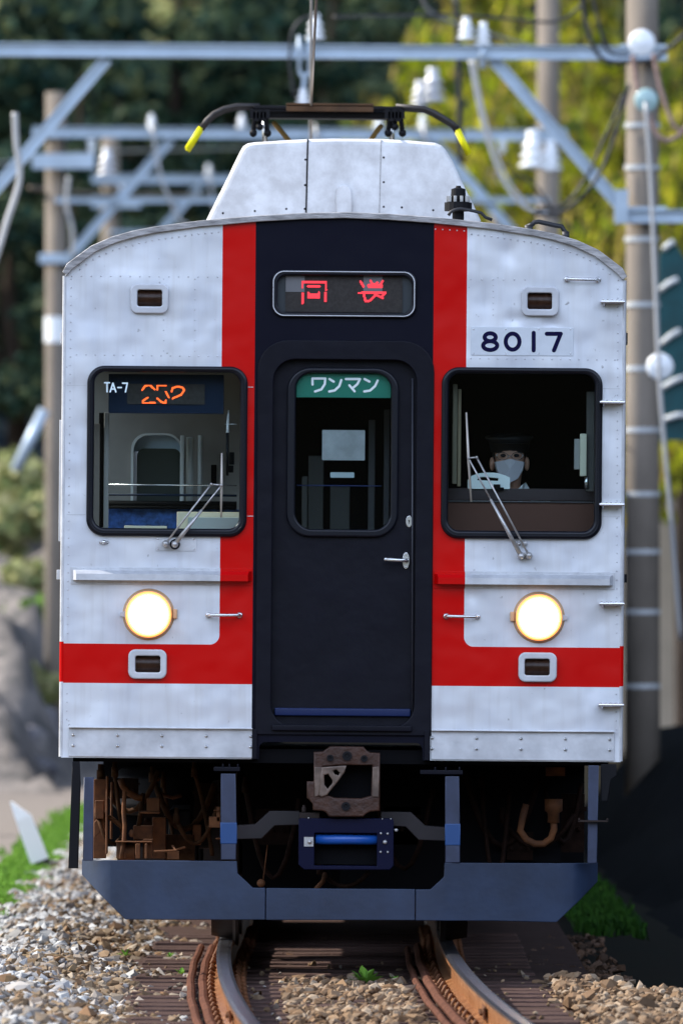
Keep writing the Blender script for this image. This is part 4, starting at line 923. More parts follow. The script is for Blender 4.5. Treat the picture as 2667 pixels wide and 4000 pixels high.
fm = [(.066, oz - .012), (.058, oz - .05), (.036, oz - .09), (0, oz - .108), (-.036, oz - .09), (-.058, oz - .05), (-.066, oz - .012), (-.03, oz - .006), (0, oz + .002), (.03, oz - .006)]
vs = [(x, -.088 - .028 * (1 - (x / .066) ** 2), z) for x, z in fm] + [(0, -.13, oz - .045)] + [(x * 1.08, -.03, z) for x, z in fm]
n = len(fm); fs = [(i, (i + 1) % n, n) for i in range(n)] + [(i, n + 1 + i, n + 1 + (i + 1) % n, (i + 1) % n) for i in range(n)]
MB().add(vs, fs).build('face_mask', M_MASK, person)
b = MB(); b.lathe((0, .01, oz + .064), (0, -.08, 1), [(-.03, .084), (0, .092), (.018, .094), (.034, .112), (.044, .110), (.055, .06)], 24)
b.add([(x, y, z) for x, y, z in [(.088 * math.cos(R(a)), -.01 - .09 * math.sin(R(a)), oz + .074) for a in range(0, 181, 15)] + [(.082 * math.cos(R(a)), -.01 - .15 * math.sin(R(a)) ** .7, oz + .072 - .002 * math.sin(R(a))) for a in range(0, 181, 15)]], [(i, i + 1, 14 + i, 13 + i) for i in range(12)])
b.build('peaked_cap', M_HAIR, person, smooth=True)
b = MB(); b.ball((0, .04, oz + .015), .080, .075, .075); b.build('hair', M_HAIR, person, smooth=True)
b = MB()
for sx in (-1, 1): b.tube([(sx * .034 + .026 * math.cos(t), -.100, oz + .014 + .017 * math.sin(t)) for t in np.linspace(0, 2 * math.pi, 17)], .0018, 6, cap=False); b.tube([(sx * .06, -.098, oz + .02), (sx * .082, -.01, oz + .01)], .0016, 6)
b.tube([(-.008, -.102, oz + .016), (.008, -.102, oz + .016)], .0016, 6); b.build('glasses', M_STEEL, person)
b = MB()
for sx in (-1, 1): b.add([(sx * .004, -.075, oz - .17), (sx * .06, -.05, oz - .115), (sx * .075, .02, oz - .105), (sx * .10, .0, oz - .15), (sx * .05, -.07, oz - .20), (sx * .004, -.070, oz - .17), (sx * .056, -.045, oz - .118), (sx * .071, .02, oz - .108)], [(0, 1, 2, 3, 4), (0, 5, 6, 1), (1, 6, 7, 2)])
b.build('collar', M_SHIRT, person)
for sx in (-1, 1):
    b = MB(); hx_ = sx * .115; hy = -.38; hz2 = oz - .53
    b.ball((hx_, hy - .03, hz2), .036, .045, .017)
    for f_ in range(4): X = hx_ - sx * .026 + sx * .017 * f_; L_ = (.062, .07, .066, .052)[f_]; b.tube([(X, hy - .065, hz2), (X, hy - .065 - L_ * .5, hz2 + .008), (X, hy - .065 - L_ * .85, hz2 - .012)], [.009, .008, .006], 8)
    b.tube([(hx_ - sx * .03, hy - .02, hz2), (hx_ - sx * .055, hy - .05, hz2), (hx_ - sx * .058, hy - .075, hz2 - .005)], [.012, .010, .008], 8)
    b.build('hand', M_SKIN, body, smooth=True)

# ------------------------------------------------------------------ ground, track
def trackx(Y): L = -Y; return -.02 + .008 * L + .0014 * L * L if L > -6 else -.02 + .008 * -6 + .0014 * 36
M_DIRT = mat('dirt ground', (.016, .012, .008), .95, 0, spec=.05, var=.6, vscale=.8, col2=(.012, .012, .008))  # very dark: shade beside the train is put into the ground colour
def hgt(x, y):
    # trackbed with ballast shoulders, ditch and banks
    h = -.20
    if x < -2.1: h = -.20 - .06 * min(1, (-2.1 - x) / .5)
    if x > 1.7: h = -.22 - .25 * min(1, (x - 1.7) / 1.0)
    if x > 4: h += (x - 4) * .5
    if y > 55 and x < -3.2: h += min((y - 55) * .04, 3) * min(1, (-3.2 - x) / 1.5)
    return h
def grid(name, xs, ys, f, m, kind='structure'):
    vs = [(x, y, f(x, y)) for y in ys for x in xs]; nx = len(xs); fs = [(j * nx + i, j * nx + i + 1, (j + 1) * nx + i + 1, (j + 1) * nx + i) for j in range(len(ys) - 1) for i in range(nx - 1)]
    me = bpy.data.meshes.new(name); me.from_pydata(vs, [], fs); o = link(name, me, m, None, True); tag(o, kind=kind); return o
xs = [-900, -200, -60, -20, -10, -6, -5, -4, -3.2, -2.8, -2.6, -2.4, -2.1, -1.5, 0, 1.3, 1.7, 2.1, 2.7, 3.5, 4, 6, 10, 20, 60, 200, 900]
ys = [-900, -200, -90, -61, -30, -10, 0, 10, 20, 30, 40, 50, 60, 80, 100, 140, 220, 500, 1200]
grid('ground', xs, ys, lambda x, y: hgt(max(-20, min(20, x)), y) - .02, M_DIRT)
M_PATH = mat('gravel path', (.20, .17, .15), .95, 0, var=.3, vscale=12)
grid('path', [-5.2, -4.4, -3.6, -2.36], list(np.arange(-12, 76, 4)), lambda x, y: hgt(x, y) + .004, M_PATH)

# rails
RP = [(-.036, 0), (-.034, -.03), (-.010, -.042), (-.008, -.115), (-.055, -.135), (-.06, -.15), (.06, -.15), (.055, -.135), (.008, -.115), (.010, -.042), (.034, -.03), (.036, 0), (.02, .006), (-.02, .006)]
M_RAIL = bpy.data.materials.new('rail'); M_RAIL.use_nodes = True
def rail_mat():
    nt = M_RAIL.node_tree; b = nt.nodes['Principled BSDF']; g = nt.nodes.new('ShaderNodeNewGeometry'); s_ = nt.nodes.new('ShaderNodeSeparateXYZ'); nt.links.new(g.outputs['Normal'], s_.inputs[0])
    tc = nt.nodes.new('ShaderNodeTexCoord'); s2 = nt.nodes.new('ShaderNodeSeparateXYZ'); nt.links.new(tc.outputs['Object'], s2.inputs[0])
    m1 = nt.nodes.new('ShaderNodeMath'); m1.operation = 'GREATER_THAN'; m1.inputs[1].default_value = -.012; nt.links.new(s2.outputs[2], m1.inputs[0])
    n = nt.nodes.new('ShaderNodeTexNoise'); n.inputs['Scale'].default_value = 9; nt.links.new(tc.outputs['Object'], n.inputs[0])
    r = nt.nodes.new('ShaderNodeValToRGB'); r.color_ramp.elements[0].color = (.20, .075, .025, 1); r.color_ramp.elements[1].color = (.42, .20, .09, 1); r.color_ramp.elements[0].position = .35; r.color_ramp.elements[1].position = .65; nt.links.new(n.outputs[0], r.inputs[0])
    mx = nt.nodes.new('ShaderNodeMix'); mx.data_type = 'RGBA'; mx.inputs['B'].default_value = (.36, .36, .40, 1); nt.links.new(m1.outputs[0], mx.inputs['Factor']); nt.links.new(r.outputs[0], mx.inputs['A']); nt.links.new(mx.outputs['Result'], b.inputs['Base Color'])
    nt.links.new(m1.outputs[0], b.inputs['Metallic']); b.inputs['Roughness'].default_value = .22
rail_mat()
for sx, lab in ((-1, 'polished rusty rail on the left, curving out from under the train'), (1, 'polished rusty rail on the right, with its inner side lit orange')):
    vs = []; fs = []; Y = list(np.arange(-40, 60, .5)); n = len(RP)
    for y in Y:
        xc = trackx(y) + sx * .569
        vs += [(xc + a, y, c) for a, c in RP]
    for i in range(len(Y) - 1):
        for j in range(n): fs.append((i * n + j, i * n + (j + 1) % n, (i + 1) * n + (j + 1) % n, (i + 1) * n + j))
    tag(MB().add(vs, fs).build('rail', M_RAIL), lab, 'rail', 'running rails')
# joint plates on the rails
for sx, y0, lab in ((-1, -6.6, 'fishplate joining the left rail near the bottom'), (1, -6.3, 'fishplate joining the right rail at its orange inner side')):
    b = MB(); xc = trackx(y0) + sx * .569
    for q_ in (-1, 1): b.box(xc + q_ * .018 - .006, xc + q_ * .018 + .006, y0 - .25, y0 + .25, -.105, -.05)
    for k_ in (-.18, -.06, .06, .18): b.tube([(xc - .04, y0 + k_, -.078), (xc + .04, y0 + k_, -.078)], .011, 6)
    tag(b.build('fishplate', M_RUST, None, bevel=.002), lab, 'fishplate', 'rail joints')
# sleepers
M_SLP = mat('weathered sleeper', (.12, .075, .065), .85, 0, spec=.08, var=.55, vscale=5, stretch=(.6, 12, 1), bump=.6, bscale=25, detail=8)
sl0 = None
b = MB(); b.box(-1.02, 1.02, -.115, .115, -.14, 0)
me_s = b.build('sleeper', M_SLP, None, bevel=.008)
clips = []
for sx in (-1, 1):
    for q_ in (-1, 1):
        b = MB(); X = sx * .569 + q_ * .085; b.box(X - .03, X + .03, -.05, .05, .001, .014); b.tube([(X, -.035, .014), (X - q_ * .02, -.02, .045), (X - q_ * .035, 0, .03), (X - q_ * .02, .02, .045), (X, .035, .014)], .009, 6); b.lathe((X + q_ * .012, 0, .012), (0, 0, 1), [(0, .014), (.022, .014), (.03, .008)], 8)
        clips.append(b.build('rail_clip', M_RUST, me_s))
i = 0
for y in np.arange(-11.8, 9, .58):
    if i == 0: o = me_s
    else:
        o = me_s.copy(); COL.objects.link(o)
        for c_ in clips: k_ = c_.copy(); COL.objects.link(k_); k_.parent = o
    o.location = (trackx(y), y, -.151 - random.uniform(0, .004)); o.rotation_euler = (0, random.uniform(-.006, .006), random.uniform(-.012, .012))
    tag(o, 'weathered brown wooden sleeper lying under the two rails', 'sleeper', 'sleepers under the rails'); i += 1
M_TB = mat('dusty brown trackbed', (.10, .062, .052), .95, 0, spec=.08, var=.6, vscale=14, stretch=(.5, 2.5, 1), bump=.5, bscale=60, detail=8)
grid('trackbed', [-1.15, -.6, 0, .6, 1.3], list(np.arange(-13, 25, 1.)), lambda x, y: -.163, M_TB)
for v in bpy.data.objects['trackbed'].data.vertices: v.co.x += trackx(v.co.y)
# rust-brown coiled cable beside each rail
M_COIL = mat('rusty spiral hose', (.13, .055, .035), .8, 0, spec=.08, var=.5, vscale=20)
def coil(sx, off, z, r, lab, y0=-11, y1=5):
    b = MB(); n = int((y1 - y0) / .15); pts = []; rs = []
    for i in range(n * 2):
        y = y0 + i * .075; pts.append((trackx(y) + sx * off + .002 * math.sin(y * 2.3), y, z)); rs.append(r * (1.15 if i % 2 else .72))
    b.tube(pts, rs, 8); return tag(b.build('spiral_cable', M_COIL), lab, 'cable', 'ribbed cables along the rails')
coil(-1, .73, -.12, .018, 'ribbed rusty cable lying just outside the left rail'); coil(-1, .67, -.125, .021, 'thicker ribbed rusty cable tight against the left rail')
coil(1, .44, -.12, .021, 'ribbed rusty cable on the inside of the right rail'); coil(1, .385, -.13, .016, 'thinner ribbed cable next to the right rail, nearer track centre')

# ballast stones
ico = bmesh.new(); bmesh.ops.create_icosphere(ico, subdivisions=1, radius=1); IV = np.array([v.co[:] for v in ico.verts]); IF = np.array([[v.index for v in f.verts] for f in ico.faces]); ico.free()
def stones(name, P, size, m, label=None, sq=.7):
    n = len(P); nv = len(IV); out = np.zeros((n, nv, 3), np.float32)
    sc_ = size * np.random.uniform(.45, 1.0, (n, 1, 1)) ** 1.0 * np.where(np.random.rand(n, 1, 1) < .3, 1.5, 1.0); 
    V = IV[None] * np.random.uniform(.55, 1.35, (n, nv, 1)) * np.random.uniform(.5, 1.4, (n, 1, 3)) * sc_
    a = np.random.uniform(0, 6.28, n); t = np.random.uniform(-.7, .7, n)
    ca, sa = np.cos(a)[:, None], np.sin(a)[:, None]; ct, st = np.cos(t)[:, None], np.sin(t)[:, None]
    x, y, z = V[..., 0], V[..., 1], V[..., 2] * sq; y, z = y * ct - z * st, y * st + z * ct; x, y = x * ca - y * sa, x * sa + y * ca
    out[..., 0] = x; out[..., 1] = y; out[..., 2] = z; out += np.array(P, np.float32)[:, None, :]
    me = bpy.data.meshes.new(name); nf = len(IF)
    me.vertices.add(n * nv); me.vertices.foreach_set('co', out.ravel())
    F_ = (IF[None] + (np.arange(n) * nv)[:, None, None]).reshape(-1)
    me.loops.add(len(F_)); me.loops.foreach_set('vertex_index', F_.astype(np.int32)); me.polygons.add(n * nf)
    me.polygons.foreach_set('loop_start', np.arange(0, n * nf * 3, 3, dtype=np.int32)); me.polygons.foreach_set('loop_total', np.full(n * nf, 3, np.int32)); me.update(calc_edges=True); me.shade_flat()
    o = link(name, me, m); tag(o, kind='stuff')
    if label: o['label'] = label
    return o
M_STG = mat('grey ballast', (.4, .4, .4), .85, spec=.08, island=[(.38, .38, .38), (.22, .22, .23), (.46, .46, .45), (.30, .30, .31), (.17, .12, .08), (.42, .42, .42), (.10, .07, .05), (.34, .34, .33), (.56, .56, .55), (.22, .17, .12)])
M_STR = mat('rust stained ballast', (.3, .2, .12), .85, spec=.08, island=[(.19, .11, .06), (.27, .20, .13), (.11, .065, .035), (.34, .28, .21), (.14, .09, .05), (.40, .37, .34), (.08, .05, .03), (.22, .155, .09)])
def lh(x, y):   # ballast surface left of the track
    t = min(1, max(0, (-.95 - x) / .5)); 
    return -.20 + .13 * t * (1 - .75 * min(1, max(0, (-x - 1.6) / .6)))
P1, P2, P3 = [], [], []
rnd = random.random
for _ in range(34000):
    y = -13 + 50 * rnd() ** 1.3; x = -2.02 + 1.32 * rnd() - .12 * rnd() ** 2; xx = x + trackx(y)
    j = rnd()
    z = lh(x, y) - .02 + .035 * rnd() + .02 * math.sin(x * 9 + y * 2.1)
    pr = min(1, max(0, (x + 1.95) / .85)) + .3 * math.sin(y * 1.1 + x * 3)
    if x > -.98: z = min(z, -.165) 
    (P2 if rnd() < pr else P1).append((xx, y, z))
for _ in range(4300):
    y = -12 + 12.2 * rnd(); x = -.28 + .62 * rnd(); z = -.192 + .055 * rnd() * (1 if abs(x) < .33 else .4) + .02 * math.sin(y * 2.3); P3.append((x + trackx(y), y, z))
for _ in range(4200):
    y = -12 + 12.4 * rnd(); x = 1.0 + .8 * rnd(); z = -.18 + .05 * rnd() + (.03 if 1.05 < x < 1.7 else -.03); P3.append((x + trackx(y), y, z)) if y < .3 - 5.5 * max(0, x - 1.0) ** 1.2 else None
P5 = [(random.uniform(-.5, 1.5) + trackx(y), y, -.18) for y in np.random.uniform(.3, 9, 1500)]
stones('shade_ballast', P5, .024, mat('ballast in painted shade', (.1, .06, .04), .9, spec=.08, island=[(.07, .04, .025), (.12, .07, .045), (.045, .03, .022), (.16, .10, .07)]), 'stones with the shadow beneath the train put into their dark colour')  # rust-brown stones darkened, shade under the train put into their colour
stones('grey_ballast', P1, .031, M_STG, 'pale grey crushed stone ballast sloping away on the left shoulder')
stones('brown_ballast', P2, .031, M_STR, 'rust stained brown ballast between the left shoulder and left rail')
stones('centre_ballast', P3, .030, mat('tan ballast', (.4, .3, .2), .85, spec=.08, island=[(.20, .125, .07), (.26, .18, .115), (.13, .075, .04), (.33, .26, .19), (.16, .10, .06), (.08, .05, .03)]), 'tan ballast stones between and to the right of the rails')
# scattered stones on sleepers
P4 = [(trackx(y) + random.uniform(-1, 1), y, -.145) for y in np.random.uniform(-12, 3, 330)]
stones('loose_stones', P4, .018, M_STR, 'single loose stones lying on the sleepers')

# ------------------------------------------------------------------ plants
def leaves(C, Rr, n, size, flat=.9):
    """n small leaf quads spread through blobs (centres C, radii Rr)"""
    k = np.random.choice(len(C), n, p=np.array(Rr) ** 2 / np.sum(np.array(Rr) ** 2)); C = np.array(C)[k]; r = np.array(Rr)[k]
    d = np.random.normal(size=(n, 3)); d /= np.linalg.norm(d, axis=1)[:, None]
    P = C + d * (r * np.random.uniform(.45, 1.08, n) ** .6)[:, None] * np.array([1, 1, flat])
    a = np.random.normal(size=(n, 3)); a /= np.linalg.norm(a, axis=1)[:, None]; nrm = d + np.random.normal(size=(n, 3)) * .6
    bb = np.cross(a, nrm); bb /= np.linalg.norm(bb, axis=1)[:, None]; a = np.cross(bb, nrm); a /= np.linalg.norm(a, axis=1)[:, None]
    s_ = size * np.random.uniform(.6, 1.3, (n, 1))
    V = np.stack([P - a * s_, P + bb * s_ * .5, P + a * s_, P - bb * s_ * .5], 1).reshape(-1, 3)
    return V
def leafmesh(name, V):
    n = len(V) // 4; me = bpy.data.meshes.new(name); me.vertices.add(n * 4); me.vertices.foreach_set('co', V.astype(np.float32).ravel()); me.loops.add(n * 4); me.loops.foreach_set('vertex_index', np.arange(n * 4, dtype=np.int32))
    me.polygons.add(n); me.polygons.foreach_set('loop_start', np.arange(0, n * 4, 4, dtype=np.int32)); me.polygons.foreach_set('loop_total', np.full(n, 4, np.int32)); me.update(calc_edges=True); return me
def crown_mesh(seed, H, Wd, n, size, nb=26, flat=.7):
    random.seed(seed); np.random.seed(seed); C = []; Rr = []; kk = 1.25 if flat < .5 else 1
    for _ in range(nb):
        t = random.random(); rad = Wd * (.9 - .5 * abs(t - .4)) * random.uniform(.3, 1); a = random.uniform(0, 6.28)
        C.append((rad * math.cos(a), rad * math.sin(a), H * (.32 + .62 * t))); Rr.append(random.uniform(.16, .34) * Wd * kk)
    return leafmesh('crown', leaves(C, Rr, n, size, flat)), C
def trunk_mesh(H, r, C):
    b = MB(); b.tube([(0, 0, -.5), (.1, 0, H * .3), (-.05, .1, H * .6), (0, 0, H * .9)], [r, r * .8, r * .5, r * .15], 10)
    for c in C[:8]: b.tube([(0, 0, H * .3), (c[0] * .5, c[1] * .5, (H * .3 + c[2]) / 2 + .1), c], [r * .4, r * .25, r * .06], 6)
    o = b.build('trunk', None); me = o.data; bpy.data.objects.remove(o); return me
M_BARK = mat('bark', (.06, .045, .035), .9, spec=.08, var=.4, vscale=5)
def leafmat(name, cols, tr=.25): return mat(name, cols[0], .8, island=cols, trans=tr, spec=.08)
M_LD = leafmat('dark evergreen leaves', [(.010, .030, .022), (.02, .05, .035), (.06, .085, .04), (.012, .035, .035), (.10, .12, .055)])
M_LO = leafmat('olive leaves', [(.14, .18, .06), (.42, .44, .17), (.55, .52, .26), (.10, .15, .06), (.50, .46, .26)])
M_LY = leafmat('yellow green leaves', [(.42, .44, .02), (.25, .32, .02), (.60, .54, .04), (.10, .17, .02), (.50, .38, .10), (.05, .09, .02), (.22, .17, .05)], .45)
M_LG = leafmat('fresh green leaves', [(.10, .22, .03), (.18, .32, .05), (.05, .11, .02), (.26, .38, .08)])
for m_ in (M_BARK,): pass
PROTO = {}
G1 = 'trees on the wooded hill'; G2 = 'yellow green trees on the right'
def hillz(x, y):
    t = max(0, (y - 150) / 60); base = -2 + 26 * min(1, t) ** .8
    return base + 1.3 * math.sin(x * .16 + y * .10) + .3 * math.sin(x * .7 + 2)
def tree(px, py, D, H, Wd, kind, label, seed, base=None, n=7000, size=.16, group=None):
    key = (kind, seed)
    if key not in PROTO:
        me, C = crown_mesh(seed, 1 * 8, 3.4, n, size, 15 if kind in 'og' else 24, .42 if kind in 'og' else .7); tm = trunk_mesh(8, .22, C); PROTO[key] = (me, tm)
    me, tm = PROTO[key]
    if group == G1 and D > 185:                        # stands where the line of sight meets the slope
        D = next((d for d in np.arange(200, 318, .5) if hillz(W(px, py, d).x, d - D0) > W(px, py, d).z), 300)
    p = W(px, py, D)
    if group == G2: p.z = -.6
    r = empty('tree', (p.x, p.y, p.z), label, 'tree', group); r.scale = (Wd / 3.4, Wd / 3.4, H / 8); r.rotation_euler = (0, 0, seed * 1.7 + px)
    m = {'d': M_LD, 'o': M_LO, 'y': M_LY, 'g': M_LG}[kind]
    c = bpy.data.objects.new('crown', me if not me.materials or me.materials[0] == m else me.copy()); COL.objects.link(c); c.parent = r
    if not c.data.materials: c.data.materials.append(m)
    t = bpy.data.objects.new('trunk', tm); COL.objects.link(t); t.parent = r
    if not tm.materials: tm.materials.append(M_BARK)
    return r
# wooded hill behind
M_HILL = mat('wooded hill floor', (.009, .016, .020), .95, 0, spec=.08, var=.6, vscale=.35, col2=(.003, .005, .010))
def hillz(x, y):
    t = max(0, (y - 150) / 60); base = -2 + 26 * min(1, t) ** .8
    return base + 1.3 * math.sin(x * .16 + y * .10) + .3 * math.sin(x * .7 + 2)
grid('hill', list(np.linspace(-120, 120, 81)), list(np.linspace(145, 260, 30)), hillz, M_HILL)
tree(180, 830, 205, 4.6, 3.2, 'o', 'sunlit olive tree at the upper left, just under the long beam', 3, group=G1)
tree(600, 900, 205, 4.6, 3.4, 'o', 'olive tree on the hill right of the left diagonal brace', 4, group=G1)
tree(960, 820, 205, 4.4, 3.2, 'o', 'olive tree on the hill above the left pantograph horn', 3, group=G1)
tree(330, 420, 205, 4.2, 3.4, 'g', 'fresh green tree at the very top, left of the frame centre line', 4, group=G1)
tree(760, 440, 205, 4.4, 3.4, 'o', 'olive tree cut by the top edge, second from the left', 3, group=G1)
tree(1180, 560, 205, 5, 3.6, 'd', 'dark evergreen tree directly behind the hanging fork insulator', 5, group=G1)
tree(1480, 560, 205, 5, 3.6, 'o', 'olive tree on the hill right of the contact wire', 4, group=G1)
tree(400, 1250, 205, 4.6, 3.2, 'g', 'mid green tree between the two left concrete poles', 3, group=G1)
tree(20, 1150, 205, 5, 3.4, 'o', 'olive tree at the left frame edge behind the hanging conduit', 4, group=G1)
tree(60, 1600, 205, 6, 3.4, 'd', 'dark tree at the left frame edge, level with the cab roof', 6, group=G1)
tree(850, 1300, 205, 6, 3.4, 'd', 'dark evergreen on the hill directly behind the cooler cover', 6, group=G1)
tree(1300, 1000, 205, 5.5, 3.6, 'd', 'dark evergreen right behind the pantograph', 5, group=G1)
G2 = 'yellow green trees on the right'
tree(1900, 0, 175, 13, 2.7, 'y', 'sunlit yellow-green tree behind the middle of the right hand brace', 8, group=G2, n=5200, size=.12)
tree(2330, 0, 165, 12.5, 2.8, 'y', 'yellow-green tree between the two right hand poles', 9, group=G2, n=5200, size=.12)
tree(2680, 0, 160, 12, 2.6, 'y', 'yellow-green tree at the right frame edge behind the rope', 8, group=G2, size=.12)
tree(2120, 0, 185, 9.5, 2.6, 'g', 'fresh green tree low down behind the far right poles', 9, group=G2, size=.12)
tree(2480, 0, 192, 15, 3.4, 'o', 'tall olive tree at the top right behind the yellow ones', 4, group=G2)
np.random.seed(77)
_bx = np.random.uniform(-34, 24, 520); _by = 151 + 50 * np.random.rand(520) ** 1.1
_C = [(x, y, hillz(x, y) - .3) for x, y in zip(_bx, _by)]; _R = list(np.random.uniform(.9, 2.2, 520))
tag(link('woodland', leafmesh('woodland', leaves(_C, _R, 90000, .26, .6)), M_LD), 'dark far-off woodland covering the hill behind the line', kind='stuff')
# bushes and rocks on the left bank
def bush(px, py, D, r_, m, label, seed, group='bushes on the left bank', name='bush', n=1400, size=.10):
    np.random.seed(seed); random.seed(seed); C = [(random.uniform(-r_, r_) * .8, random.uniform(-r_, r_) * .5, random.uniform(.1, .9) * r_) for _ in range(9)]
    me = leafmesh(name, leaves(C, [r_ * random.uniform(.25, .5) for _ in C], n, size)); o = link(name, me, m); o.location = W(px, py, D); return tag(o, label, 'bush', group)
bush(40, 2130, 150, 1.0, M_LO, 'olive bush at the left frame edge above the rocks', 21, n=1500)
bush(95, 2560, 135, .55, M_LG, 'bright green bush beside the foot of the leftmost pole', 22, n=1500)
bush(20, 2650, 140, .6, M_LD, 'dark bush in the gap between the bank rocks', 23)
bush(120, 2760, 130, .35, M_LO, 'small olive bush just above the grey rocks', 24)
bush(290, 3330, 100, .22, M_LG, 'bright green weed clump beside the hanging bar of the skirt', 25, n=900, size=.05)
tree(60, 2050, 172, 5.5, 2.8, 'd', 'low dark tree standing on the bank above the left hand rocks', 6, group=G1)
tree(320, 1950, 178, 7, 3.0, 'd', 'dark tree showing between the leftmost pole and the train', 5, group=G1)
tree(700, 1900, 182, 9, 3.2, 'd', 'dark tree mostly hidden by the train front, left of centre', 6, group=G1)
bush(110, 2200, 148, .7, M_LO, 'dull olive bush between the dark trees and the rocks', 27, n=1300)
bush(170, 2330, 140, .5, M_LO, 'olive bush right against the leftmost pole, halfway up the bank', 28, n=1100)
M_ROCK = mat('bank rock', (.34, .32, .31), .9, 0, spec=.08, var=.6, vscale=2.6, bump=1, bscale=5, col2=(.09, .09, .11)); M_EARTH = mat('bare earth', (.38, .28, .21), .95, spec=.08, var=.4, vscale=1.5)
def rock(px, py, D, s_, label, m=M_ROCK, seed=1, sq=(1.3, .8, 1)):
    bm = bmesh.new(); bmesh.ops.create_icosphere(bm, subdivisions=3, radius=1); rg = random.Random(seed); ph = [rg.uniform(0, 6) for _ in range(6)]
    for v in bm.verts:
        c = v.co; k = 1 + .18 * math.sin(3.1 * c.x + ph[0]) + .16 * math.sin(4.3 * c.y + ph[1]) + .14 * math.sin(5.2 * c.z + ph[2]) + .07 * math.sin(11 * c.x + ph[3]) * math.sin(9 * c.z + ph[4]); v.co = Vector((c.x * sq[0], c.y * sq[1], c.z * sq[2])) * k * s_
    me = bpy.data.meshes.new('rock'); bm.to_mesh(me); bm.free(); o = link('rock', me, m); o.location = W(px, py, D); o.rotation_euler = (0, 0, seed); return tag(o, label, 'rock', 'rocks of the left bank')
rock(60, 2950, 126, .30, 'pale grey rock low on the left bank', seed=1); rock(150, 3020, 124, .22, 'small grey rock right beside the leftmost pole', seed=2); rock(20, 3080, 122, .20, 'grey rock at the foot of the bank by the left frame edge', seed=3)
rock(100, 2820, 130, .26, 'bluish grey rock halfway up the left bank', seed=8); rock(20, 2700, 136, .3, 'grey rock in the upper part of the left bank', seed=7); rock(170, 2880, 128, .24, 'darker rock wedged behind the leftmost pole', seed=4)
M_BANK = mat('left bank', (.27, .24, .22), .95, 0, spec=.08, var=.7, vscale=2.2, col2=(.07, .07, .07), detail=8, bump=.8, bscale=4)
grid('bank', list(np.linspace(-16, -2.75, 60)), list(np.linspace(58, 112, 60)), lambda x, y: -.45 + min(1, (-2.75 - x) / .7) * (1.9 * min(1, (y - 58) / 14) ** .8 + max(0, y - 72) * .045) + .16 * math.sin(x * 5 + y) + .12 * math.sin(y * 1.7 + x * 2) + .08 * math.sin(x * 13 + y * 3), M_BANK)
# grass strip and weeds
def blades(name, pts, h, m, label, kind='stuff', wd=.006, lean=.5):
    V = []
    for x, y, z in pts:
        for _ in range(5):
            a = random.uniform(0, 6.28); hh = h * random.uniform(.5, 1.2); l_ = lean * hh * random.uniform(.2, 1); dx, dy = math.cos(a) * wd, math.sin(a) * wd; tx, ty = random.uniform(-l_, l_), random.uniform(-l_, l_)
            ox, oy = random.uniform(-.03, .03), random.uniform(-.03, .03)
            V += [(x + ox - dx, y + oy - dy, z), (x + ox + dx, y + oy + dy, z), (x + ox + dx * .6 + tx, y + oy + dy * .6 + ty, z + hh), (x + ox - dx * .6 + tx, y + oy - dy * .6 + ty, z + hh)]
    me = leafmesh(name, np.array(V)); o = link(name, me, m)
    if kind: tag(o, kind=kind)
    o['label'] = label; return o
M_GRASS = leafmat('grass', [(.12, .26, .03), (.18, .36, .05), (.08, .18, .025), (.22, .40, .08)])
pts = []
for _ in range(7500):
    y = random.uniform(-8, 50); x = random.gauss(-2.2, .12); pts.append((x, y, hgt(x, y)))
blades('grass_verge', pts, .09, M_GRASS, 'bright green grass verge between the ballast and the path', wd=.012)
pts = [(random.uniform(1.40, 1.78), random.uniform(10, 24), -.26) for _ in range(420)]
blades('shaded_grass', pts, .10, leafmat('shaded grass', [(.02, .07, .01), (.04, .11, .015), (.015, .045, .01)]), 'green grass in shade beneath the right end of the skirt', wd=.014)  # darker greens than the verge: shade put into the leaf colours
def weed(px, py, D, s_, label, n=26, seed=1):
    rg = random.Random(seed); p = W(px, py, D); b = MB()
    for i in range(n):
        a = rg.uniform(0, 6.28); e_ = rg.uniform(.3, 1.3); L_ = s_ * rg.uniform(.5, 1.1); d = Vector((math.cos(a) * math.cos(e_), math.sin(a) * math.cos(e_), math.sin(e_))); s2 = d.cross(Vector((0, 0, 1))).normalized() * L_ * .22
        m_ = d * L_ * .6; t = d * L_ + Vector((0, 0, -L_ * .15)); b.add([Vector((0, 0, 0)), m_ + s2, t, m_ - s2], [(0, 1, 2, 3)])
    me = bpy.data.meshes.new('weed'); me.from_pydata(b.v, [], b.f); o = link('weed', me, M_GRASS); o.location = p + Vector((0, 0, .045)); return tag(o, label, 'weed', 'weeds in the ballast')
weed(1428, 3880, 60.0, .11, 'leafy green weed between the rails, the largest in the ballast', seed=2, n=40); weed(1540, 3872, 60, .05, 'tiny weed to the right of the leafy one', n=10, seed=3)
weed(490, 3770, 59, .05, 'tiny weed on the brown ballast left of the sleepers', n=12, seed=4); weed(665, 3775, 59, .035, 'tiny weed close to the cable by the left rail', n=9, seed=5); weed(1270, 3625, 69, .12, 'dim weed in the dark under the train', n=20, seed=6); weed(708, 3840, 58.5, .045, 'small weed on the near sleeper end', n=12, seed=7)
weed(2640, 3985, 56, .07, 'pale weed at the bottom right corner', n=14, seed=8)
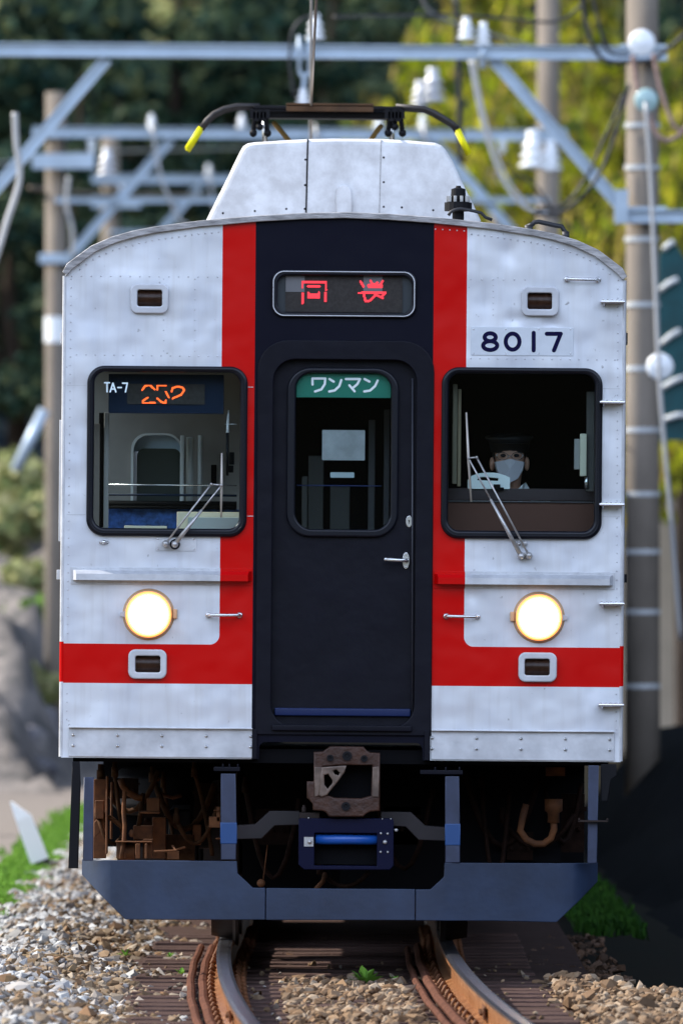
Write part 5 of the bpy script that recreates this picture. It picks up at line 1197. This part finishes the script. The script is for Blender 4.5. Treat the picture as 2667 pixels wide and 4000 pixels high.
# leaning white marker post
b = MB(); p = W(172, 3405, 84); 
M1 = Matrix.Translation(p) @ Matrix.Rotation(R(-20), 4, 'Y')
mp_ = empty('marker_post', p, 'leaning white marker post with a black foot beside the ballast', 'marker post'); mp_.rotation_euler = (0, R(-20), 0)
MB().add([(-.065, -.05, .08), (.065, -.05, .08), (.065, .05, .08), (-.065, .05, .08), (-.06, -.05, .40), (.055, -.05, .40), (.055, .05, .40), (-.06, .05, .40), (-.055, -.02, .54), (-.04, .02, .54)],
    [(0, 1, 2, 3), (0, 4, 5, 1), (1, 5, 6, 2), (2, 6, 7, 3), (3, 7, 4, 0), (4, 8, 5), (5, 8, 9, 6), (6, 9, 7), (7, 9, 8, 4)]).build('white_post', M_WHITE, mp_)
MB().box(-.066, .066, -.051, .051, -.1, .079).build('black_foot', M_BLKM, mp_)

# ------------------------------------------------------------------ overhead line structures
def beamI(b, p, q, h=.10, w_=.10, t=.012):
    p, q = Vector(p), Vector(q); d = (q - p).normalized(); up = Vector((0, 1, 0)).cross(d).normalized()
    if up.z < 0: up = -up
    L = (q - p).length; Mx = Matrix((d, Vector((0, 1, 0)), up)).transposed().to_4x4(); Mx.translation = p
    b.box(0, L, -w_ / 2, w_ / 2, h / 2 - t, h / 2, Mx); b.box(0, L, -w_ / 2, w_ / 2, -h / 2, -h / 2 + t, Mx); b.box(0, L, -t / 2, t / 2, -h / 2 + t, h / 2 - t, Mx)
def insul(b, p, s_=1, up=1):
    p = Vector(p); pr = []
    for i in range(3): h = i * .05 * s_; pr += [(h, .03 * s_), (h + .012 * s_, .075 * s_ * (1 - .12 * i)), (h + .026 * s_, .07 * s_ * (1 - .12 * i)), (h + .045 * s_, .03 * s_)]
    pr += [(.17 * s_, .035 * s_), (.2 * s_, .03 * s_)]
    b.lathe(p, (0, 0, up), pr, 16)
def gantry(D, ybeam, xl, xr, rl, rr_, ztl, ztr, lab, bases=(3300, 3300), braces=True, h=.115):
    y = D - D0; zb = W(0, ybeam, D).z; XL, XR = xl, xr
    g = empty('catenary_gantry', ((XL + XR) / 2, y, 0), lab, 'gantry', 'catenary gantries over the line'); cx = (XL + XR) / 2
    for X, r_, zt in ((XL, rl, ztl), (XR, rr_, ztr)):
        b = MB(); b.tube([(X - cx, 0, -1.2), (X - cx, 0, zt)], [r_ * 1.1, r_ * .96], 28); po = b.build('pole', M_CONC, g, smooth=True)
        for zz in (zb, zb - (1.72 if D < 110 and X == XL else 1.35)):
          c = MB(); c.lathe((X - cx, 0, zz - .05), (0, 0, 1), [(0, r_ + .01), (0, r_ + .03), (.10, r_ + .03), (.10, r_ + .01)], 24); c.box(X - cx - r_ - .06, X - cx + r_ + .06, -r_ - .07, -r_ - .015, zz - .055, zz + .055)
          c.build('pole_clamp', M_GALV, po, bevel=.004)
    b = MB(); beamI(b, (XL - cx - .25, -.25, zb + .02), (XR - cx + .2, -.25, zb - .02), h); b.build('cross_beam', M_GALV, g)
    if braces:
        for X, sg in ((XL, 1), (XR, -1)):
            lo_, up_ = (1.74, 1.60) if (D < 110 and sg > 0) else (1.32, 1.25)
            b = MB(); beamI(b, (X - cx + sg * .16, -.2, zb - lo_), (X - cx + sg * up_, -.2, zb - .06), .10, .09, .012); b.build('diagonal_brace', M_GALV, g)
    if D > 110:
        rg = random.Random(D); 
        for i in range(7):
            X = XL - cx + (XR - XL) * (i + .5 + rg.uniform(-.3, .3)) / 7; b = MB(); insul(b, (X, -.25, zb + .05) if i % 3 else (X, -.25, zb - .06), .8, 1 if i % 3 else -1); b.build('beam_insulator', M_PORC, g, smooth=True)
            if i % 2: MB().tube([(X, -.3, zb + .1), (X + .1, -.3, zb - .5), (X + .3, -.3, zb - .95), (X + .6, -.3, zb - 1.1)], .022, 6).build('drop_cable', M_WIREG, g, smooth=True)
        b = MB(); beamI(b, (XL - cx, -.25, zb - .72), (XR - cx, -.25, zb - .72), .06, .06, .01); b.build('lower_rail', M_GALV, g)
        b = MB(); b.box(XL - cx - .25, XL - cx + .42, -.3, -.2, zb - .38, zb - .22); b.build('crossarm', M_GALV, g)
    return g, cx, y, zb
g1, cx, y, zb = gantry(100, 205, -3.55, 2.508, .15, .137, 7.2, 7.6, 'nearest catenary gantry, its long beam crossing the top of the picture')
# right pole fittings
po = [o for o in g1.children if o.name.startswith('pole')][1]
b = MB()
for py in (490, 655, 935, 1190, 1440, 1680, 1930, 2155, 2390, 2680):
    zz = W(0, py, 100).z; b.lathe((2.508 - cx, 0, zz - .02), (0, 0, 1), [(0, .143), (0, .151), (.04, .151), (.04, .143)], 24)
b.each('pole_band', mat('band steel', (.5, .52, .53), .5, .3), po)
b = MB(); p0 = W(2415, 842, 99.6); p1 = W(2760, 842, 99.6); beamI(b, (p0.x - cx, -.2, p0.z), (p1.x - cx, -.2, p1.z), .11); b.box(p0.x - cx - .03, p0.x - cx + .08, -.27, -.13, p0.z - .06, p0.z + .22); b.build('side_bracket_beam', M_GALV, g1)
b = MB()
for px, py in ((1888, 175), (1822, 150)): p = W(px, py, 99.5); insul(b, (p.x - cx, -.25, p.z), 1.0)
p = W(1232, 150, 99.5); insul(b, (p.x - cx, -.25, p.z), 1.1)
b.each('post_insulator', M_PORC, g1, smooth=True)
b = MB()
for a_, c_ in (((1168, 130), (1168, 270)), ((1208, 130), (1208, 270)), ((1168, 270), (1188, 300)), ((1208, 270), (1188, 300)), ((1188, 298), (1183, 352))): p, q_ = W(*a_, 99.3), W(*c_, 99.3); b.tube([(p.x - cx, -.3, p.z), (q_.x - cx, -.3, q_.z)], .018, 8)
p = W(1885, 215, 99.5)
b.box(p.x - cx - .03, p.x - cx + .03, -.3, -.2, p.z - .1, p.z + .12); b.each('hanger_fork', M_GALV, g1, smooth=True)
b = MB(); p = W(1183, 400, 99.3); insul(b, (p.x - cx, -.3, p.z - .06), .95); b.build('hanging_insulator', M_PORC, g1, smooth=True)
gantry(130, 525, W(220, 0, 130).x, W(2140, 0, 130).x, .118, .125, W(0, 360, 130).z, 8.6, 'second gantry, with the thick leftmost concrete pole and white band')
gantry(165, 705, W(432, 0, 165).x, W(1945, 0, 165).x, .125, .12, W(0, 510, 165).z, 8.6, 'third gantry, framed between the second gantry\'s poles')
gantry(200, 770, W(585, 0, 200).x, W(1800, 0, 200).x, .13, .12, W(0, 580, 200).z, 7.8, 'farthest gantry, low and blurred behind the air conditioner cover')
# white reflective band on the leftmost pole
g2p = [o for o in bpy.data.objects if o.name.startswith('pole') and o.parent and 'second gantry' in str(o.parent.get('label'))][0]
zz0, zz1 = W(0, 1338, 130).z, W(0, 1238, 130).z; X = W(220, 0, 130).x - g2p.parent.location.x
MB().lathe((X, 0, zz0), (0, 0, 1), [(0, .118), (0, .124), (zz1 - zz0, .123), (zz1 - zz0, .115)], 28).build('white_band', M_WHITE, g2p, smooth=False)
# wires
def wire(name, pts, r_, m, label, cat='wire', group=None, parent=None, D=None, n=8):
    P = [W(*p) for p in pts]
    # catmull smoothing
    Q = []
    for i in range(len(P) - 1):
        p0, p1, p2, p3 = P[max(i - 1, 0)], P[i], P[i + 1], P[min(i + 2, len(P) - 1)]
        for k_ in range(6):
            t = k_ / 6; Q.append(.5 * ((2 * p1) + (p2 - p0) * t + (2 * p0 - 5 * p1 + 4 * p2 - p3) * t * t + (3 * p1 - 3 * p2 + p3 - p0) * t ** 3))
    Q.append(P[-1]); o = MB().tube(Q, r_, n).build(name, m, None, smooth=True); return tag(o, label, cat, group)
zc = 4.63
def ow(name, P, r_, m, label): o = MB().tube(P, r_, 8).build(name, m, None, smooth=True); return tag(o, label, 'wire', 'overhead wires of the line')
ow('contact_wire', [(-.04, -58, zc + .12), (-.10, -8, zc - .07), (-.17, 7.3, zc - .10), (-.25, 40, zc + .1), (-.3, 70, zc + .2)], .007, M_WIRE, 'bronze contact wire running over the pantograph toward the camera')
ow('messenger_wire', [(-.1, -58, 5.6), (-.12, -8, 5.45), (-.19, 14, 5.0), (-.26, 39.5, 5.1), (-.3, 70, 5.9)], .008, M_WIREG, 'grey messenger wire rising beside the contact wire at top centre')
GW = 'hanging cables and droppers'
wire('feeder_cable', [(1835, 235, 99), (1870, 420, 99), (1920, 600, 99), (1985, 740, 99), (2060, 815, 99), (2140, 830, 99)], .016, M_WIREG, 'pale feeder cable sagging from the beam to the right', 'cable', GW)
wire('feeder_cable', [(1850, 235, 99.2), (1885, 420, 99.2), (1940, 600, 99.2), (2005, 735, 99.2), (2075, 800, 99.2)], .012, M_WIREG, 'thinner pale cable doubled beside the sagging feeder', 'cable', GW)
wire('black_cable', [(2080, 832, 98.8), (2180, 835, 98.8), (2280, 760, 98.8), (2360, 640, 98.8), (2420, 460, 98.8), (2455, 330, 98.8)], .016, M_CABLE, 'black cable looping from the sagging feeder up to the right pole', 'cable', GW)
wire('black_cable', [(2090, 820, 98.6), (2200, 800, 98.6), (2290, 690, 98.6), (2350, 560, 98.6), (2440, 360, 98.6)], .013, M_CABLE, 'second black cable just above the looping one', 'cable', GW)
wire('black_cable', [(2270, -20, 98.8), (2290, 110, 98.8), (2350, 230, 98.8), (2480, 240, 98.8), (2560, 225, 98.8), (2680, 130, 98.8)], .018, M_CABLE, 'thick black cable dropping from the top edge past the right end of the beam', 'cable', GW)
wire('black_cable', [(2310, -20, 99.1), (2345, 120, 99.1), (2380, 205, 99.1), (2460, 215, 99.1)], .014, M_CABLE, 'shorter black cable beside the thick one at top right', 'cable', GW)
wire('black_cable', [(1300, 66, 99), (1500, 62, 99), (1800, 60, 99), (2000, 75, 99), (2180, 82, 99), (2290, 0, 99)], .012, M_CABLE, 'thin black cable strung above the beam at the top', 'cable', GW)
wire('black_cable', [(1240, 58, 99), (1180, 75, 99), (1140, 130, 99), (1132, 250, 99), (1150, 380, 99)], .012, M_CABLE, 'black jumper curving round the hanging fork insulator', 'cable', GW)
wire('rope', [(2470, 215, 98.5), (2490, 350, 98.5), (2530, 450, 98.5), (2580, 540, 98.5), (2640, 535, 98.5), (2700, 470, 98.5)], .020, M_ROPE, 'faded red-brown rope hanging from the upper disc insulator', 'rope', 'ropes on the right pole')
wire('rope', [(2550, 210, 98.5), (2580, 350, 98.5), (2620, 470, 98.5), (2650, 505, 98.5), (2700, 510, 98.5)], .018, M_ROPE, 'second faded rope, hanging right of the first', 'rope', 'ropes on the right pole')
wire('guy_wire', [(2520, 400, 98), (2545, 800, 98), (2570, 1400, 98), (2590, 1700, 98), (2625, 2100, 98), (2655, 2500, 98)], .018, M_WIREG, 'pale guy wire running down in front of the right pole', 'wire', GW)
wire('hose', [(60, 440, 98), (65, 560, 98), (78, 700, 98), (30, 860, 98), (0, 960, 98), (-30, 1050, 98)], .026, M_WIREG, 'thick pale conduit hanging down at the left frame edge', 'conduit', GW)
wire('dropper', [(270, 690, 128), (262, 800, 128), (285, 900, 128), (285, 1000, 128)], .022, M_WIREG, 'pale conduit beside the leftmost pole', 'conduit', GW)
for px, py, rr2, lab in ((2505, 168, .085, 'large white disc insulator at the top of the right pole'), (2522, 392, .075, 'glass-green disc insulator on the right pole below the top one'), (2576, 1432, .085, 'grey disc insulator on the guy wire right of the train')):
    p = W(px, py, 98.2); b = MB(); b.lathe((0, 0, 0), (0, -1, 0), [(-.06, .03), (0, .035), (.0, rr2 * 1.25), (.02, rr2 * 1.3), (.035, rr2), (.03, rr2 * .7), (.05, rr2 * .5), (.05, .02)], 28)
    o = b.build('disc_insulator', M_PORC if 'glass' not in lab else mat('glassy insulator', (.35, .5, .5), .2), None, smooth=True); o.location = p; tag(o, lab, 'insulator', 'disc insulators on the right')
for px, py, s_, lab in ((2080, 660, 2.0, 'big white bell insulator in front of the second right pole'), (2150, 670, 1.6, 'paler bell insulator overlapping the big white one'), (1690, 400, 1.8, 'blurred pale insulator above the right pantograph horn'), (1640, 420, 1.4, 'smaller blurred insulator left of the pale one above the horn'), (420, 690, 1.5, 'blurred pale insulator on the third gantry pole')):
    b = MB(); insul(b, (0, 0, 0), s_); o = b.build('bell_insulator', M_PORC if px > 2000 else M_TRIM, None, smooth=True); o.location = W(px, py, 125); tag(o, lab, 'insulator', 'bell insulators far down the line')
wire('thin_wire', [(-20, 640, 140), (300, 600, 150), (700, 585, 165), (1100, 575, 180)], .014, M_WIREG, 'thin pale wire crossing left behind the cooler cover, upper of two', 'wire', GW)
wire('thin_wire', [(120, 735, 128), (400, 760, 150), (800, 765, 165)], .03, M_WIRE, 'brownish pipe crossing between the two left poles', 'wire', GW)
wire('thin_wire', [(1640, -20, 110), (1700, 60, 112), (1900, 130, 118), (2130, 200, 128)], .016, M_WIREG, 'pale wire sloping down from the top edge to the second right pole', 'wire', GW)
wire('thin_wire', [(1780, -20, 120), (1790, 300, 120), (1800, 640, 120)], .03, M_CABLE, 'dark vertical cable left of the second right pole', 'wire', GW)
wire('thin_wire', [(1960, 640, 128), (2080, 720, 128), (2160, 830, 128), (2240, 900, 128)], .02, M_CABLE, 'dark slack cable under the big bell insulators', 'wire', GW)
# white-laced teal sheet behind the right pole
tp = empty('tarpaulin', W(2700, 1700, 104), 'dark teal tarpaulin laced with white rope behind the right pole', 'tarpaulin')
pl = [((px - 2700) * 104 / F, (1700 - py) * 104 / F) for px, py in ((2570, 1720), (2572, 1000), (2590, 965), (2640, 955), (2700, 1060), (2900, 1300), (2900, 1720))]
plate('sheet', pl, [], 0, .04, mat('teal sheet', (.004, .075, .085), .7, var=.5, vscale=3), tp, bevel=.005)
for (a_, b__), (c_, d_) in (((2575, 1135), (2645, 1090)), ((2580, 1345), (2655, 1290)), ((2585, 1515), (2680, 1470)), ((2590, 1640), (2690, 1620)), ((2590, 975), (2630, 945))):
    MB().tube([((a_ - 2700) * 104 / F, -.03, (1700 - b__) * 104 / F), ((a_ + c_ - 5400) / 2 * 104 / F, -.04, (1700 - (b__ + d_) / 2 + 6) * 104 / F), ((c_ - 2700) * 104 / F, -.03, (1700 - d_) * 104 / F)], .026, 8).build('lacing_rope', M_WROPE, tp, smooth=True)
grid('right_shade_bank', list(np.linspace(1.75, 9, 16)), list(np.linspace(5, 47, 20)), lambda x, y: -.45 + min(1, max(0, (x - 1.8) / 1.2)) * min(1, (y - 4) / 30) * 1.15 + .1 * math.sin(x * 4 + y) + .06 * math.sin(x * 9 + y * 2.3), mat('soil bank in painted shade', (.003, .0028, .0025), .95, spec=.08, var=.5, vscale=2))  # added bank, near-black to put the train's shadow into its colour
# right-hand retaining wall: pale sunlit concrete far off
b = MB(); b.box(2.0, 9, 0, .6, -1, 3.25)
o = b.build('retaining_wall', mat('pale wall', (.55, .44, .32), .9, var=.25, vscale=.8), None); o.location = (0, 108, 0); tag(o, 'pale tan retaining wall glimpsed right of the train below the tarpaulin', 'wall')
# leaning strut left of left pole
b = MB(); p, q_ = W(60, 1840, 128), W(175, 1600, 128); b.tube([p, q_], .06, 12); o = b.build('strut', M_GALV, None, smooth=True); tag(o, 'pale slanting strut propping the leftmost pole', 'strut')
